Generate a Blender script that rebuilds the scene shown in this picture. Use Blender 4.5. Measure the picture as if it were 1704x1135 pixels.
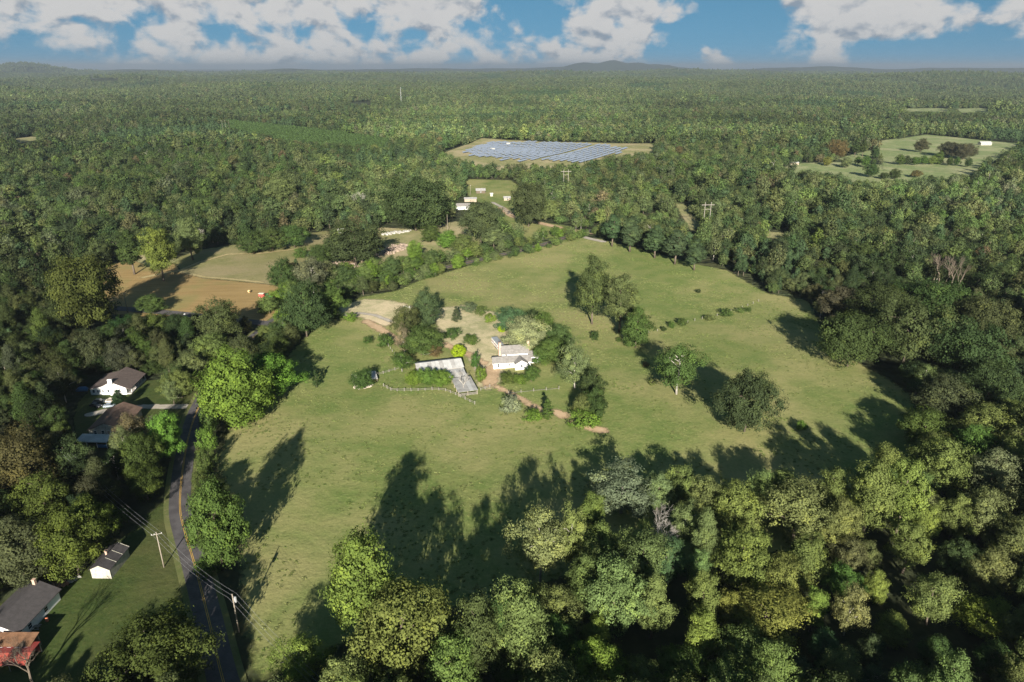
import bpy, math, random
import numpy as np
from mathutils import Vector, Matrix
R = math.radians
scene = bpy.context.scene
for o in list(bpy.data.objects):
    bpy.data.objects.remove(o)

# ------------------------------------------------------------------ camera
CAM_H, PITCH, F = 115.0, R(21.6), 1151.0          # photo pixels (1704 x 1135)
cam_d = bpy.data.cameras.new('camera'); cam = bpy.data.objects.new('camera', cam_d)
scene.collection.objects.link(cam); scene.camera = cam
cam.location = (0, 0, CAM_H); cam.rotation_euler = (R(90) - PITCH, 0, 0)
cam_d.sensor_width = 36; cam_d.lens = 36 * F / 1704
cam_d.clip_start = 0.5; cam_d.clip_end = 120000

# ------------------------------------------------------------------ light
SUN_EL, SUN_ROT = R(20), R(1.1)
sun_d = bpy.data.lights.new('sun', 'SUN'); sun_d.energy = 5.0; sun_d.angle = R(0.5); sun_d.color = (1.0, 0.94, 0.83)
sun = bpy.data.objects.new('sun', sun_d); scene.collection.objects.link(sun)
sun.rotation_euler = (R(90) - SUN_EL, 0, SUN_ROT)
scene.view_settings.view_transform = 'Standard'; scene.view_settings.look = 'None'
scene.view_settings.exposure = 1.4; scene.view_settings.gamma = 1.0
scene.view_settings.use_curve_mapping = False
scene.render.engine = 'CYCLES'
cy = scene.cycles
cy.use_denoising = True; cy.denoiser = 'OPENIMAGEDENOISE'; cy.denoising_input_passes = 'RGB_ALBEDO_NORMAL'; cy.denoising_prefilter = 'NONE'
cy.max_bounces = 5; cy.diffuse_bounces = 1; cy.glossy_bounces = 2; cy.transmission_bounces = 3
cy.transparent_max_bounces = 6; cy.volume_bounces = 0
cy.caustics_reflective = False; cy.caustics_refractive = False

SKY_LIFT, SKY_SAT, SKY_VAL, CLOUD_B = .23, 1.12, .66, 5.0
def sc_(c, k): return tuple(v * k for v in c)
# node helpers ------------------------------------------------------
def N(nt, typ, **kw):
    n = nt.nodes.new(typ)
    for k, v in kw.items():
        if k == 'ins':
            for kk, vv in v.items():
                if isinstance(vv, bpy.types.NodeSocket): nt.links.new(vv, n.inputs[kk])
                else: n.inputs[kk].default_value = vv
        else: setattr(n, k, v)
    return n
def M_(nt, op, a, b=None, c=None, clamp=False):
    n = nt.nodes.new('ShaderNodeMath'); n.operation = op; n.use_clamp = clamp
    for i, v in enumerate((a, b, c)):
        if v is None: continue
        if isinstance(v, bpy.types.NodeSocket): nt.links.new(v, n.inputs[i])
        else: n.inputs[i].default_value = v
    return n.outputs[0]
def V_(nt, op, a, b=None):
    n = nt.nodes.new('ShaderNodeVectorMath'); n.operation = op
    for i, v in enumerate((a, b)):
        if v is None: continue
        if isinstance(v, bpy.types.NodeSocket): nt.links.new(v, n.inputs[i])
        else: n.inputs[i].default_value = v
    return n.outputs['Value'] if op in ('LENGTH', 'DOT_PRODUCT') else n.outputs[0]
def MIX(nt, f, a, b, blend='MIX'):
    n = nt.nodes.new('ShaderNodeMix'); n.data_type = 'RGBA'; n.blend_type = blend
    for k, v in ((0, f), (6, a), (7, b)):
        if isinstance(v, bpy.types.NodeSocket): nt.links.new(v, n.inputs[k])
        else: n.inputs[k].default_value = v if k == 0 else (*v[:3], 1)
    return n.outputs[2]
def SMOOTH(nt, x, lo, hi):
    n = nt.nodes.new('ShaderNodeMapRange'); n.interpolation_type = 'SMOOTHSTEP'
    for k, v in ((0, x), (1, lo), (2, hi)):
        if isinstance(v, bpy.types.NodeSocket): nt.links.new(v, n.inputs[k])
        else: n.inputs[k].default_value = v
    return n.outputs[0]
def NOISE(nt, vec, scale, detail=4, rough=.55, dist=0.0):
    n = nt.nodes.new('ShaderNodeTexNoise')
    nt.links.new(vec, n.inputs['Vector']); n.inputs['Scale'].default_value = scale
    n.inputs['Detail'].default_value = detail; n.inputs['Roughness'].default_value = rough
    n.inputs['Distortion'].default_value = dist
    return n.outputs['Fac']

# ------------------------------------------------------------------ sky
SP, CP = math.sin(PITCH), math.cos(PITCH)
def ray(px, py):
    u = (px - 852) / F; v = (567.5 - py) / F
    d = np.array([u, CP + v * SP, -SP + v * CP])
    return d / np.linalg.norm(d)
def azel(px, py):
    d = ray(px, py)
    return math.degrees(math.atan2(d[0], d[1])), math.degrees(math.asin(d[2]))
CLOUD_LOW  = (.50,.55,.45,.70,.60,.65,.80,.90,.80,.70,.75,.75,.70,.45,.75,.75,.85,.85,.50,.20,.75,.40,.50,.75,.40,.15,.10,.10,.10)
CLOUD_MID  = (.70,.80,.75,.55,.70,.85,.50,.60,.65,.80,.55,.60,.75,.70,.50,.55,.80,.85,.80,.30,.10,.15,.70,.95,.95,.85,.60,.75,.60)
CLOUD_HIGH = (.90,1.0,.85,.90,.95,.70,.90,.95,.85,.95,.70,.95,1.0,.90,.40,.30,.60,1.0,.85,.70,.20,.20,.85,1.0,.90,.95,.75,.30,.70)
world = bpy.data.worlds.new('World'); scene.world = world; world.use_nodes = True
world.cycles.sampling_method = 'MANUAL'; world.cycles.sample_map_resolution = 256
nt = world.node_tree; nt.nodes.clear()
tc = N(nt, 'ShaderNodeTexCoord'); s3 = N(nt, 'ShaderNodeSeparateXYZ', ins={0: tc.outputs['Generated']})
sky = N(nt, 'ShaderNodeTexSky', sky_type='NISHITA', sun_disc=False)
sky.sun_elevation = SUN_EL; sky.sun_rotation = R(180) - SUN_ROT; sky.altitude = 1200; sky.air_density = 1.0; sky.dust_density = .1; sky.ozone_density = 3.0
lift = N(nt, 'ShaderNodeCombineXYZ', ins={0: s3.outputs[0], 1: s3.outputs[1], 2: M_(nt, 'MULTIPLY_ADD', s3.outputs[2], .9, SKY_LIFT)})
nt.links.new(V_(nt, 'NORMALIZE', lift.outputs[0]), sky.inputs[0])
az_ = M_(nt, 'MULTIPLY', M_(nt, 'ARCTAN2', s3.outputs[0], s3.outputs[1]), 57.2958)
el_ = M_(nt, 'MULTIPLY', M_(nt, 'ARCSINE', s3.outputs[2]), 57.2958)
cv = N(nt, 'ShaderNodeCombineXYZ', ins={0: az_, 1: el_}).outputs[0]
warp = nt.nodes.new('ShaderNodeTexNoise'); nt.links.new(cv, warp.inputs['Vector'])
warp.inputs['Scale'].default_value = .5; warp.inputs['Detail'].default_value = 2
pv = V_(nt, 'ADD', cv, V_(nt, 'MULTIPLY', V_(nt, 'SUBTRACT', warp.outputs['Color'], (.5, .5, .5)), (3.0, 1.6, 0)))
psep = N(nt, 'ShaderNodeSeparateXYZ', ins={0: pv})
ramp = N(nt, 'ShaderNodeValToRGB', ins={0: M_(nt, 'MULTIPLY_ADD', psep.outputs[0], 1 / 84, .5)})
els = ramp.color_ramp.elements
while len(els) < 29: els.new(.5)
for k in range(29):
    e_ = els[k]; e_.position = azel(k * 60, 60)[0] / 84 + .5
for k in range(29):
    els[k].color = (CLOUD_LOW[k], CLOUD_MID[k], CLOUD_HIGH[k], 1)
rs = N(nt, 'ShaderNodeSeparateColor', ins={0: ramp.outputs[0]})
ey = psep.outputs[1]
t1 = SMOOTH(nt, ey, .6, 2.5); t2 = SMOOTH(nt, ey, 2.6, 4.3)
def lerp(a, b, t): return M_(nt, 'ADD', a, M_(nt, 'MULTIPLY', t, M_(nt, 'SUBTRACT', b, a)))
cov = lerp(lerp(rs.outputs[0], rs.outputs[1], t1), rs.outputs[2], t2)
gen = M_(nt, 'MULTIPLY_ADD', NOISE(nt, V_(nt, 'MULTIPLY', cv, (.6, 1.0, 1)), .11, 1), 2.2, -.60)   # unseen cloud outside the frame, kept sparse to cut sky fill
out_view = M_(nt, 'MAXIMUM', SMOOTH(nt, M_(nt, 'ABSOLUTE', az_), 36, 42), SMOOTH(nt, el_, 5.0, 8))
gen = M_(nt, 'SUBTRACT', gen, M_(nt, 'MULTIPLY', SMOOTH(nt, el_, 4, 30), .28))   # unseen overhead cloud thinned further to weaken the fill light
cov = lerp(cov, gen, out_view)
fv = V_(nt, 'MULTIPLY', cv, (.72, 1.0, 0))
fb0 = NOISE(nt, fv, .5, 8, .55, .2)
fb1 = NOISE(nt, V_(nt, 'ADD', fv, (-.1, .55, 0)), .5, 5, .52, .2)
D0 = M_(nt, 'ADD', M_(nt, 'MULTIPLY', M_(nt, 'SUBTRACT', cov, .58), 2.6), M_(nt, 'MULTIPLY', M_(nt, 'SUBTRACT', fb0, .5), 4.0))
alpha = SMOOTH(nt, D0, -.22, .55)
lit = SMOOTH(nt, M_(nt, 'SUBTRACT', fb0, fb1), -.19, .03)
core = SMOOTH(nt, D0, .7, 2.0)
ccol = MIX(nt, lit, sc_((.42, .50, .60), CLOUD_B), sc_((1.0, .98, .96), CLOUD_B))
ccol = MIX(nt, M_(nt, 'MULTIPLY', core, .15), ccol, sc_((.62, .66, .72), CLOUD_B))
hs = N(nt, 'ShaderNodeHueSaturation', ins={'Hue': .475, 'Saturation': SKY_SAT, 'Value': SKY_VAL, 'Color': sky.outputs[0]})
col = MIX(nt, M_(nt, 'MULTIPLY', alpha, .95), hs.outputs[0], ccol)
bg = N(nt, 'ShaderNodeBackground', ins={'Color': col, 'Strength': .05})
ow = N(nt, 'ShaderNodeOutputWorld', ins={'Surface': bg.outputs[0]})

# ------------------------------------------------------------------ terrain and pixel -> ground
def sstep(x, a, b):
    t = np.clip((x - a) / (b - a), 0, 1); return t * t * (3 - 2 * t)
BUMPS = []
def add_bump(px, dist, h, sx, sy):
    d = ray(px, 112); a = math.atan2(d[0], d[1])
    BUMPS.append((dist * math.sin(a), dist * math.cos(a), h, sx, sy))
for b in ((1020,16500,238,330,1200),(1062,16500,206,330,1200),(1100,16500,192,300,1200),(970,16500,172,420,1200),(915,16800,120,520,1200),(1145,16800,105,380,1200),(850,17000,80,700,1200),
          (30,11500,150,200,700),(62,11800,62,240,700),(-30,11500,92,220,700),(110,12500,40,500,800),
          (480,14000,75,900,900),(620,15500,70,1200,900),(230,14500,80,900,900),(780,17000,95,1600,900),
          (1400,7200,36,700,500),(1560,6600,40,500,500),(1680,6300,36,500,500),(1290,7800,40,350,500),(1170,9500,40,700,600),
          (1290,16000,92,900,1200),(1400,16500,104,900,1200),(1520,16500,98,900,1200),(1640,16000,86,900,1200),(1740,16000,90,900,1200),
          (700,9000,22,900,500),(400,7000,18,700,500),(900,7500,18,700,500),(1060,6000,20,500,400)):
    add_bump(*b)
def H(x, y):
    x = np.asarray(x, float); y = np.asarray(y, float); d = np.hypot(x, y)
    z = .35 * np.sin(x * .055 + 1.3) * np.cos(y * .043 + .4) + .5 * np.sin(x * .021 + y * .027)
    far = sstep(d, 1400, 5000)
    z = z + far * (21 * np.sin(x * .0021 + 1.1) * np.sin(y * .0026 + .5) + 16 * np.sin(x * .0011 - y * .0017 + 2) + 7 * np.sin(x * .0047 + y * .0039))
    acc = 0
    for (bx, by, h, sx, sy) in BUMPS:
        acc = acc + (h * np.exp(-.5 * (((x - bx) / sx) ** 2 + ((y - by) / sy) ** 2))) ** 4
    return z + acc ** .25
def P(px, py, z=0.0):
    d = ray(px, py); zz = z
    for _ in range(4):
        t = (CAM_H - zz) / max(-d[2], 1e-4); x, y = d[0] * t, d[1] * t
        zz = z + float(H(x, y))
    return x, y
def PP(pts): return np.array([P(*p) for p in pts])
def proj(x, y, z):
    dx, dy, dz = x, y, z - CAM_H
    dep = dy * CP - dz * SP; up = dy * SP + dz * CP
    dep = np.maximum(dep, 1e-3)
    return 852 + F * dx / dep, 567.5 - F * up / dep, dep
def inside(pts, poly):
    x, y = pts[:, 0], pts[:, 1]; c = np.zeros(len(x), bool); n = len(poly); j = n - 1
    for i in range(n):
        xi, yi = poly[i]; xj, yj = poly[j]
        if yi != yj:
            c ^= ((yi > y) != (yj > y)) & (x < (xj - xi) * (y - yi) / (yj - yi) + xi)
        j = i
    return c
def sdist(pts, poly):
    poly = np.asarray(poly, float); d = np.full(len(pts), 1e9)
    for i in range(len(poly)):
        a = poly[i - 1]; b = poly[i]; ab = b - a
        t = np.clip(((pts - a) @ ab) / max(ab @ ab, 1e-9), 0, 1)
        d = np.minimum(d, np.linalg.norm(pts - (a + t[:, None] * ab), axis=1))
    return np.where(inside(pts, poly), d, -d)
def pdist(pts, line):
    line = np.asarray(line, float); d = np.full(len(pts), 1e9)
    for i in range(1, len(line)):
        a = line[i - 1]; b = line[i]; ab = b - a
        t = np.clip(((pts - a) @ ab) / max(ab @ ab, 1e-9), 0, 1)
        d = np.minimum(d, np.linalg.norm(pts - (a + t[:, None] * ab), axis=1))
    return d

# ------------------------------------------------------------------ object helpers
COL = scene.collection
def link(o): COL.objects.link(o); return o
def tag(o, label=None, cat=None, group=None, kind=None):
    if label: o['label'] = label
    if cat: o['category'] = cat
    if group: o['group'] = group
    if kind: o['kind'] = kind
    return o
class MB:
    def __init__(s): s.v = []; s.f = []; s.m = []
    def add(s, vs, fs, m=0):
        b = len(s.v); s.v += [tuple(v) for v in vs]; s.f += [tuple(b + i for i in f) for f in fs]; s.m += [m] * len(fs); return s
    def box(s, x0, x1, y0, y1, z0, z1, m=0):
        return s.add([(x0,y0,z0),(x1,y0,z0),(x1,y1,z0),(x0,y1,z0),(x0,y0,z1),(x1,y0,z1),(x1,y1,z1),(x0,y1,z1)],
                     [(0,3,2,1),(4,5,6,7),(0,1,5,4),(1,2,6,5),(2,3,7,6),(3,0,4,7)], m)
    def prism(s, poly, axis, a, b, m=0):      # poly of 2-D points extruded along axis
        n = len(poly)
        def pt(p, t): return {'x': (t, p[0], p[1]), 'y': (p[0], t, p[1]), 'z': (p[0], p[1], t)}[axis]
        vs = [pt(p, a) for p in poly] + [pt(p, b) for p in poly]
        fs = [tuple(range(n))[::-1], tuple(range(n, 2 * n))] + [(i, (i + 1) % n, n + (i + 1) % n, n + i) for i in range(n)]
        return s.add(vs, fs, m)
    def tube(s, pts, rad, n=6, m=0, cap=True):
        pts = [Vector(p) for p in pts]; rings = []; b = len(s.v); vs = []; fs = []
        for i, p in enumerate(pts):
            d = (pts[min(i + 1, len(pts) - 1)] - pts[max(i - 1, 0)]).normalized()
            a = d.cross(Vector((0, 0, 1)) if abs(d.z) < .9 else Vector((1, 0, 0))).normalized(); c = d.cross(a)
            r = rad[i] if hasattr(rad, '__len__') else rad
            for k in range(n):
                t = 2 * math.pi * k / n; vs.append(p + r * (math.cos(t) * a + math.sin(t) * c))
        for i in range(len(pts) - 1):
            for k in range(n):
                k2 = (k + 1) % n; fs.append((i * n + k, i * n + k2, (i + 1) * n + k2, (i + 1) * n + k))
        if cap: fs += [tuple(range(n))[::-1], tuple(range((len(pts) - 1) * n, len(pts) * n))]
        return s.add(vs, fs, m)
    def mesh(s, name, mats, smooth=False):
        me = bpy.data.meshes.new(name); me.from_pydata(s.v, [], s.f)
        for m in (mats if isinstance(mats, (list, tuple)) else [mats]): me.materials.append(m)
        if any(s.m): me.polygons.foreach_set('material_index', s.m)
        if smooth: me.polygons.foreach_set('use_smooth', [True] * len(me.polygons))
        me.update(); return me
    def build(s, name, mats, parent=None, smooth=False, loc=None, rz=0):
        o = link(bpy.data.objects.new(name, s.mesh(name, mats, smooth)))
        if parent: o.parent = parent
        if loc is not None: o.location = loc
        o.rotation_euler.z = rz
        return o
def empty(name, loc, rz=0, label=None, cat=None, group=None):
    o = link(bpy.data.objects.new(name, None)); o.location = loc; o.rotation_euler.z = rz; o.empty_display_size = .5
    return tag(o, label, cat, group)
def copy_tree(o, parent=None):
    c = link(o.copy()); c.parent = parent
    for ch in o.children: copy_tree(ch, c)
    return c
def ground_loc(px, py):
    x, y = P(px, py); return (x, y, float(H(x, y)))

# ------------------------------------------------------------------ materials
def mat(name, col, rough=.7, spec=.3, metal=0.0, var=0.0, vscale=1.0, bump=0.0, bscale=4.0):
    m = bpy.data.materials.new(name); m.use_nodes = True; t = m.node_tree; p = t.nodes['Principled BSDF']
    p.inputs['Base Color'].default_value = (*col, 1); p.inputs['Roughness'].default_value = rough
    p.inputs['Specular IOR Level'].default_value = spec; p.inputs['Metallic'].default_value = metal
    if var or bump:
        c = N(t, 'ShaderNodeTexCoord').outputs['Object']
        if var:
            n = NOISE(t, c, vscale, 6, .65)
            n2 = NOISE(t, c, vscale * 6, 3, .6)
            f = M_(t, 'ADD', M_(t, 'MULTIPLY', n, .65), M_(t, 'MULTIPLY', n2, .35))
            t.links.new(MIX(t, SMOOTH(t, f, .3, .7), [max(0, k * (1 - var)) for k in col], [k * (1 + var) for k in col]), p.inputs['Base Color'])
        if bump:
            b = N(t, 'ShaderNodeBump', ins={'Strength': bump, 'Distance': .05, 'Height': NOISE(t, c, bscale, 3)})
            t.links.new(b.outputs[0], p.inputs['Normal'])
    return m
MAT = {}
def leaf_material(name):
    m = bpy.data.materials.new(name); m.use_nodes = True; t = m.node_tree; t.nodes.clear()
    a = N(t, 'ShaderNodeAttribute', attribute_type='INSTANCER', attribute_name='tint')
    l = N(t, 'ShaderNodeAttribute', attribute_type='GEOMETRY', attribute_name='lv')
    k = M_(t, 'MULTIPLY_ADD', l.outputs['Fac'], 1.0, .5)
    c = V_(t, 'SCALE', V_(t, 'MULTIPLY', a.outputs['Vector'], (.98, 1.06, .95)))
    sc = c.node; t.links.new(k, sc.inputs['Scale'])
    yel = V_(t, 'MULTIPLY', c, (1.16, 1.08, .8))
    c2 = MIX(t, SMOOTH(t, l.outputs['Fac'], .6, 1.0), c, yel)
    d = N(t, 'ShaderNodeBsdfDiffuse', ins={'Color': c2})
    tr = N(t, 'ShaderNodeBsdfTranslucent', ins={'Color': V_(t, 'MULTIPLY', c2, (1.1, 1.25, .6))})
    mx = N(t, 'ShaderNodeMixShader', ins={0: .25, 1: d.outputs[0], 2: tr.outputs[0]})
    N(t, 'ShaderNodeOutputMaterial', ins={'Surface': mx.outputs[0]})
    return m
MAT['leaf'] = leaf_material('leaf')
MAT['bark'] = mat('bark', (.13, .105, .08), .9, .1, var=.4, vscale=1.5)
MAT['pale_bark'] = mat('pale_bark', (.36, .33, .29), .9, .1, var=.3, vscale=1.2)

def ground_mat(name, builder, soft=1.5, amp=3.0, nscale=.35, alpha=True):
    m = bpy.data.materials.new(name); m.use_nodes = True; t = m.node_tree; p = t.nodes['Principled BSDF']
    out = t.nodes['Material Output']
    p.inputs['Roughness'].default_value = .95; p.inputs['Specular IOR Level'].default_value = .1
    pos = N(t, 'ShaderNodeNewGeometry').outputs['Position']
    col, hgt, bs, bd = builder(t, pos)
    t.links.new(col, p.inputs['Base Color'])
    if hgt is not None:
        b = N(t, 'ShaderNodeBump', ins={'Strength': bs, 'Distance': bd, 'Height': hgt}); t.links.new(b.outputs[0], p.inputs['Normal'])
    if alpha:
        sd = N(t, 'ShaderNodeAttribute', attribute_name='sd').outputs['Fac']
        n = NOISE(t, pos, nscale, 5, .65)
        f = SMOOTH(t, M_(t, 'ADD', sd, M_(t, 'MULTIPLY_ADD', n, 2 * amp, -amp)), -soft, soft)
        tr = N(t, 'ShaderNodeBsdfTransparent')
        mx = N(t, 'ShaderNodeMixShader', ins={0: f, 1: tr.outputs[0], 2: p.outputs[0]})
        t.links.new(mx.outputs[0], out.inputs['Surface'])
    return m
def grass_builder(a, b, c, k=1.0):
    def f(t, pos):
        n1 = NOISE(t, pos, .018, 4, .6); n2 = NOISE(t, pos, .11, 5, .65); n3 = NOISE(t, pos, 1.1, 4, .7)
        co = MIX(t, SMOOTH(t, n2, .36, .64), sc_(a, k), sc_(b, k))
        co = MIX(t, SMOOTH(t, n1, .42, .66), co, sc_(c, k))
        co = MIX(t, M_(t, 'MULTIPLY', SMOOTH(t, n3, .52, .75), .55), co, sc_(c, k * 1.25))
        co = MIX(t, M_(t, 'MULTIPLY', SMOOTH(t, n3, .48, .25), .5), co, sc_(a, k * .55))
        hg = M_(t, 'ADD', n3, M_(t, 'MULTIPLY', NOISE(t, pos, .35, 3), 1.5))
        return co, hg, .45, .3
    return f
def hay_builder(a, b, c, rot=0.0):
    def f(t, pos):
        mp = N(t, 'ShaderNodeMapping', ins={'Vector': pos, 'Rotation': (0, 0, rot), 'Scale': (.09, 1, 1)})
        st = NOISE(t, mp.outputs[0], .45, 4, .6); n1 = NOISE(t, pos, .03, 4, .6); n3 = NOISE(t, pos, 1.3, 3, .7)
        co = MIX(t, SMOOTH(t, st, .35, .65), a, b)
        co = MIX(t, M_(t, 'MULTIPLY', SMOOTH(t, n1, .5, .68), .7), co, c)
        co = MIX(t, M_(t, 'MULTIPLY', SMOOTH(t, n3, .5, .75), .3), co, sc_(b, 1.3))
        return co, M_(t, 'ADD', st, n3), .4, .2
    return f
def dirt_builder(a, b, c):
    def f(t, pos):
        n1 = NOISE(t, pos, .12, 5, .65); n2 = NOISE(t, pos, .9, 4, .7)
        co = MIX(t, SMOOTH(t, n1, .35, .65), a, b)
        co = MIX(t, M_(t, 'MULTIPLY', SMOOTH(t, n2, .5, .7), .6), co, c)
        return co, n2, .4, .12
    return f
def floor_builder(t, pos):
    n1 = NOISE(t, pos, .0035, 5, .6); n2 = NOISE(t, pos, .09, 4, .7); n3 = NOISE(t, pos, .02, 4, .75)
    co = MIX(t, SMOOTH(t, n2, .35, .65), (.028, .034, .016), (.05, .052, .024))
    co = MIX(t, SMOOTH(t, n1, .4, .65), co, (.042, .055, .026))
    co = MIX(t, M_(t, 'MULTIPLY', SMOOTH(t, n3, .55, .7), .5), co, (.075, .07, .035))
    return co, n3, 1.0, 12.0
GREEN, OLIVE, STRAW = (.124, .168, .046), (.174, .196, .064), (.262, .244, .102)
MAT['floor'] = ground_mat('forest_floor', floor_builder, alpha=False)
MAT['pasture'] = ground_mat('pasture_grass', grass_builder(GREEN, OLIVE, STRAW))
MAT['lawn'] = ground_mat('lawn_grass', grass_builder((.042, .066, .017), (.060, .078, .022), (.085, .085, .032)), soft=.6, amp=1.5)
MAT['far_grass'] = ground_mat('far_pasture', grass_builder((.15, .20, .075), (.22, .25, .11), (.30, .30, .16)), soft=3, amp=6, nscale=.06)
MAT['hay'] = ground_mat('hay_stubble', hay_builder((.245, .168, .070), (.30, .210, .092), (.20, .185, .068), R(8)), amp=2.5)
MAT['tall'] = ground_mat('tall_grass', grass_builder((.19, .20, .08), (.28, .26, .12), (.37, .31, .18)), amp=2)
MAT['meadow'] = ground_mat('meadow_grass', grass_builder((.17, .17, .065), (.215, .20, .085), (.27, .225, .12)), amp=2.5)
MAT['dry'] = ground_mat('dry_yard', grass_builder((.30, .29, .15), (.48, .41, .25), (.60, .48, .32)), amp=2.5)
MAT['dirt'] = ground_mat('bare_dirt', dirt_builder((.36, .25, .15), (.48, .34, .21), (.56, .43, .30)), soft=1.0, amp=2.2, nscale=.5)
MAT['gravel'] = ground_mat('gravel', dirt_builder((.32, .28, .23), (.40, .36, .30), (.48, .44, .39)), soft=.4, amp=.8)
MAT['track'] = ground_mat('mown_track', dirt_builder((.30, .25, .12), (.38, .31, .16), (.44, .36, .20)), soft=.7, amp=1.4, nscale=.5)
MAT['verge'] = ground_mat('road_verge', dirt_builder((.10, .12, .04), (.15, .15, .06), (.20, .17, .09)), alpha=False)
MAT['young'] = ground_mat('young_plantation', grass_builder((.075, .105, .040), (.095, .12, .05), (.12, .13, .06)), soft=4, amp=8, nscale=.06)

# ------------------------------------------------------------------ ground
def axis_lines(lo, hi, f0, f1, step, grow):
    a = list(np.arange(f0, f1 + .1, step)); s = step
    while a[-1] < hi: s *= grow; a.append(min(a[-1] + s, hi))
    s = step
    while a[0] > lo: s *= grow; a.insert(0, max(a[0] - s, lo))
    return np.array(a)
def grid_mesh(name, xs, ys, zoff=0.0, keep=None, m=None, sd=None):
    X, Y = np.meshgrid(xs, ys); Z = H(X, Y) + zoff
    co = np.stack([X, Y, Z], -1).reshape(-1, 3); nx, ny = len(xs), len(ys)
    i, j = np.meshgrid(np.arange(nx - 1), np.arange(ny - 1)); b = (j * nx + i).ravel()
    q = np.stack([b, b + 1, b + nx + 1, b + nx], 1)
    if keep is not None:
        k = keep[q].any(1); q = q[k]
        u, inv = np.unique(q, return_inverse=True); q = inv.reshape(-1, 4); co = co[u]
        if sd is not None: sd = sd[u]
    me = quad_mesh(name, co, q)
    if sd is not None: me.attributes.new('sd', 'FLOAT', 'POINT').data.foreach_set('value', sd.astype(np.float32))
    if m: me.materials.append(m)
    me.polygons.foreach_set('use_smooth', np.ones(len(q), bool))
    return me
def quad_mesh(name, co, q):
    me = bpy.data.meshes.new(name); me.vertices.add(len(co)); me.vertices.foreach_set('co', co.astype(np.float32).ravel())
    me.loops.add(q.size); me.loops.foreach_set('vertex_index', q.astype(np.int32).ravel())
    me.polygons.add(len(q)); me.polygons.foreach_set('loop_start', np.arange(0, q.size, 4, dtype=np.int32))
    me.polygons.foreach_set('loop_total', np.full(len(q), 4, np.int32))
    me.update(); return me
ground = link(bpy.data.objects.new('ground', grid_mesh('ground', axis_lines(-44000, 44000, -460, 560, 6, 1.045),
              axis_lines(-1500, 44000, 0, 900, 6, 1.035), 0, m=MAT['floor'])))
tag(ground, 'dark woodland floor running to the hills on the horizon', kind='structure')
SHEETS = {}
def sheet(name, pts, m, off, cell, pad, label, kind='structure', world=False, line=None, width=0):
    poly = np.asarray(pts, float) if world else PP(pts)
    lo = poly.min(0) - pad - cell - width; hi = poly.max(0) + pad + cell + width
    xs = np.arange(lo[0], hi[0] + cell, cell); ys = np.arange(lo[1], hi[1] + cell, cell)
    X, Y = np.meshgrid(xs, ys); pp = np.stack([X.ravel(), Y.ravel()], 1)
    sd = (width / 2 - pdist(pp, poly)) if width else sdist(pp, poly)
    o = link(bpy.data.objects.new(name, grid_mesh(name, xs, ys, off, sd > -pad, m, sd)))
    SHEETS.setdefault(name, []).append((poly, width)); return tag(o, label, kind=kind)
def path(name, pts, width, m, off, label, cell=1.0): return sheet(name, pts, m, off, cell, 2.0, label, width=width)

PASTURE = [(425,1130),(408,1000),(400,940),(395,890),(375,800),(362,770),(390,690),(430,650),(470,600),(510,560),(560,515),(600,495),(660,484),(700,466),
 (760,448),(830,426),(900,406),(960,394),(1000,398),(1080,418),(1150,438),(1210,450),(1275,488),(1345,500),(1375,560),(1420,600),(1480,632),(1520,660),
 (1530,720),(1510,800),(1420,900),(1200,930),(1000,940),(850,990),(600,1050),(520,1100)]
sheet('pasture', PASTURE, MAT['pasture'], .05, 4, 7, 'rolling green and straw coloured pasture round the white farmhouse')
sheet('hay_field', [(160,448),(240,426),(285,434),(305,453),(340,463),(435,472),(470,476),(510,480),(480,545),(300,528),(190,524),(160,505)],
      MAT['hay'], .05, 4, 6, 'mown tan hay field with the tractor and bale')
sheet('meadow', [(285,434),(330,416),(420,403),(545,384),(556,400),(500,440),(475,476),(435,472),(340,463),(305,453)],
      MAT['meadow'], .06, 3, 6, 'uncut brownish green grass above the mown hay')
sheet('meadow', [(200,428),(262,422),(300,432),(265,452),(240,440)], MAT['tall'], .09, 3, 5, 'small uncut grass corner beside the wood')
path('mown_path', [(238,462),(300,450),(330,437),(380,423),(430,422),(490,415)], 3.0, MAT['track'], .12, 'pale mown path above the uncut grass')
path('mown_path', [(300,452),(340,461),(390,465),(435,470)], 3.0, MAT['track'], .12, 'pale mown path below the uncut grass')
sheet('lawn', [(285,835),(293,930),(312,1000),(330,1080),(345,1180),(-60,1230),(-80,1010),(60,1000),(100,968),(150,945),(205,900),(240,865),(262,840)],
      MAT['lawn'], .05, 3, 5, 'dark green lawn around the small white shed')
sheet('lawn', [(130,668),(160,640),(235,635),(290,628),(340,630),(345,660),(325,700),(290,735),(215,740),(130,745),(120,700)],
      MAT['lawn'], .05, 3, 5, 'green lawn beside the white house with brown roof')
path('driveway', [(333,676),(290,677),(240,677),(205,680),(170,685),(150,690)], 3.6, MAT['gravel'], .10, 'pale gravel driveway to the white house', .8)
sheet('junk_clearing', [(530,448),(600,430),(640,412),(625,378),(700,382),(760,368),(800,390),(800,412),(700,434),(640,455),(560,470)],
      MAT['tall'], .05, 3, 5, 'rough grass clearing with rubble rows')
sheet('bare_ground', [(540,442),(575,436),(600,430),(590,440),(560,450),(540,450)], MAT['dirt'], .10, 2, 3, 'bare pinkish earth at the rubble rows')
sheet('dry_yard', [(720,516),(770,508),(835,522),(858,560),(835,600),(838,632),(815,650),(795,642),(790,610),(775,590),(745,575),(730,550)],
      MAT['dry'], .09, 2, 4, 'dry tan yard around the farmhouse')
sheet('dry_yard', [(560,512),(605,498),(650,500),(690,510),(672,535),(640,543),(600,528),(570,526)], MAT['dry'], .09, 2, 4, 'dry tan plot beside the farm lane')
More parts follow.
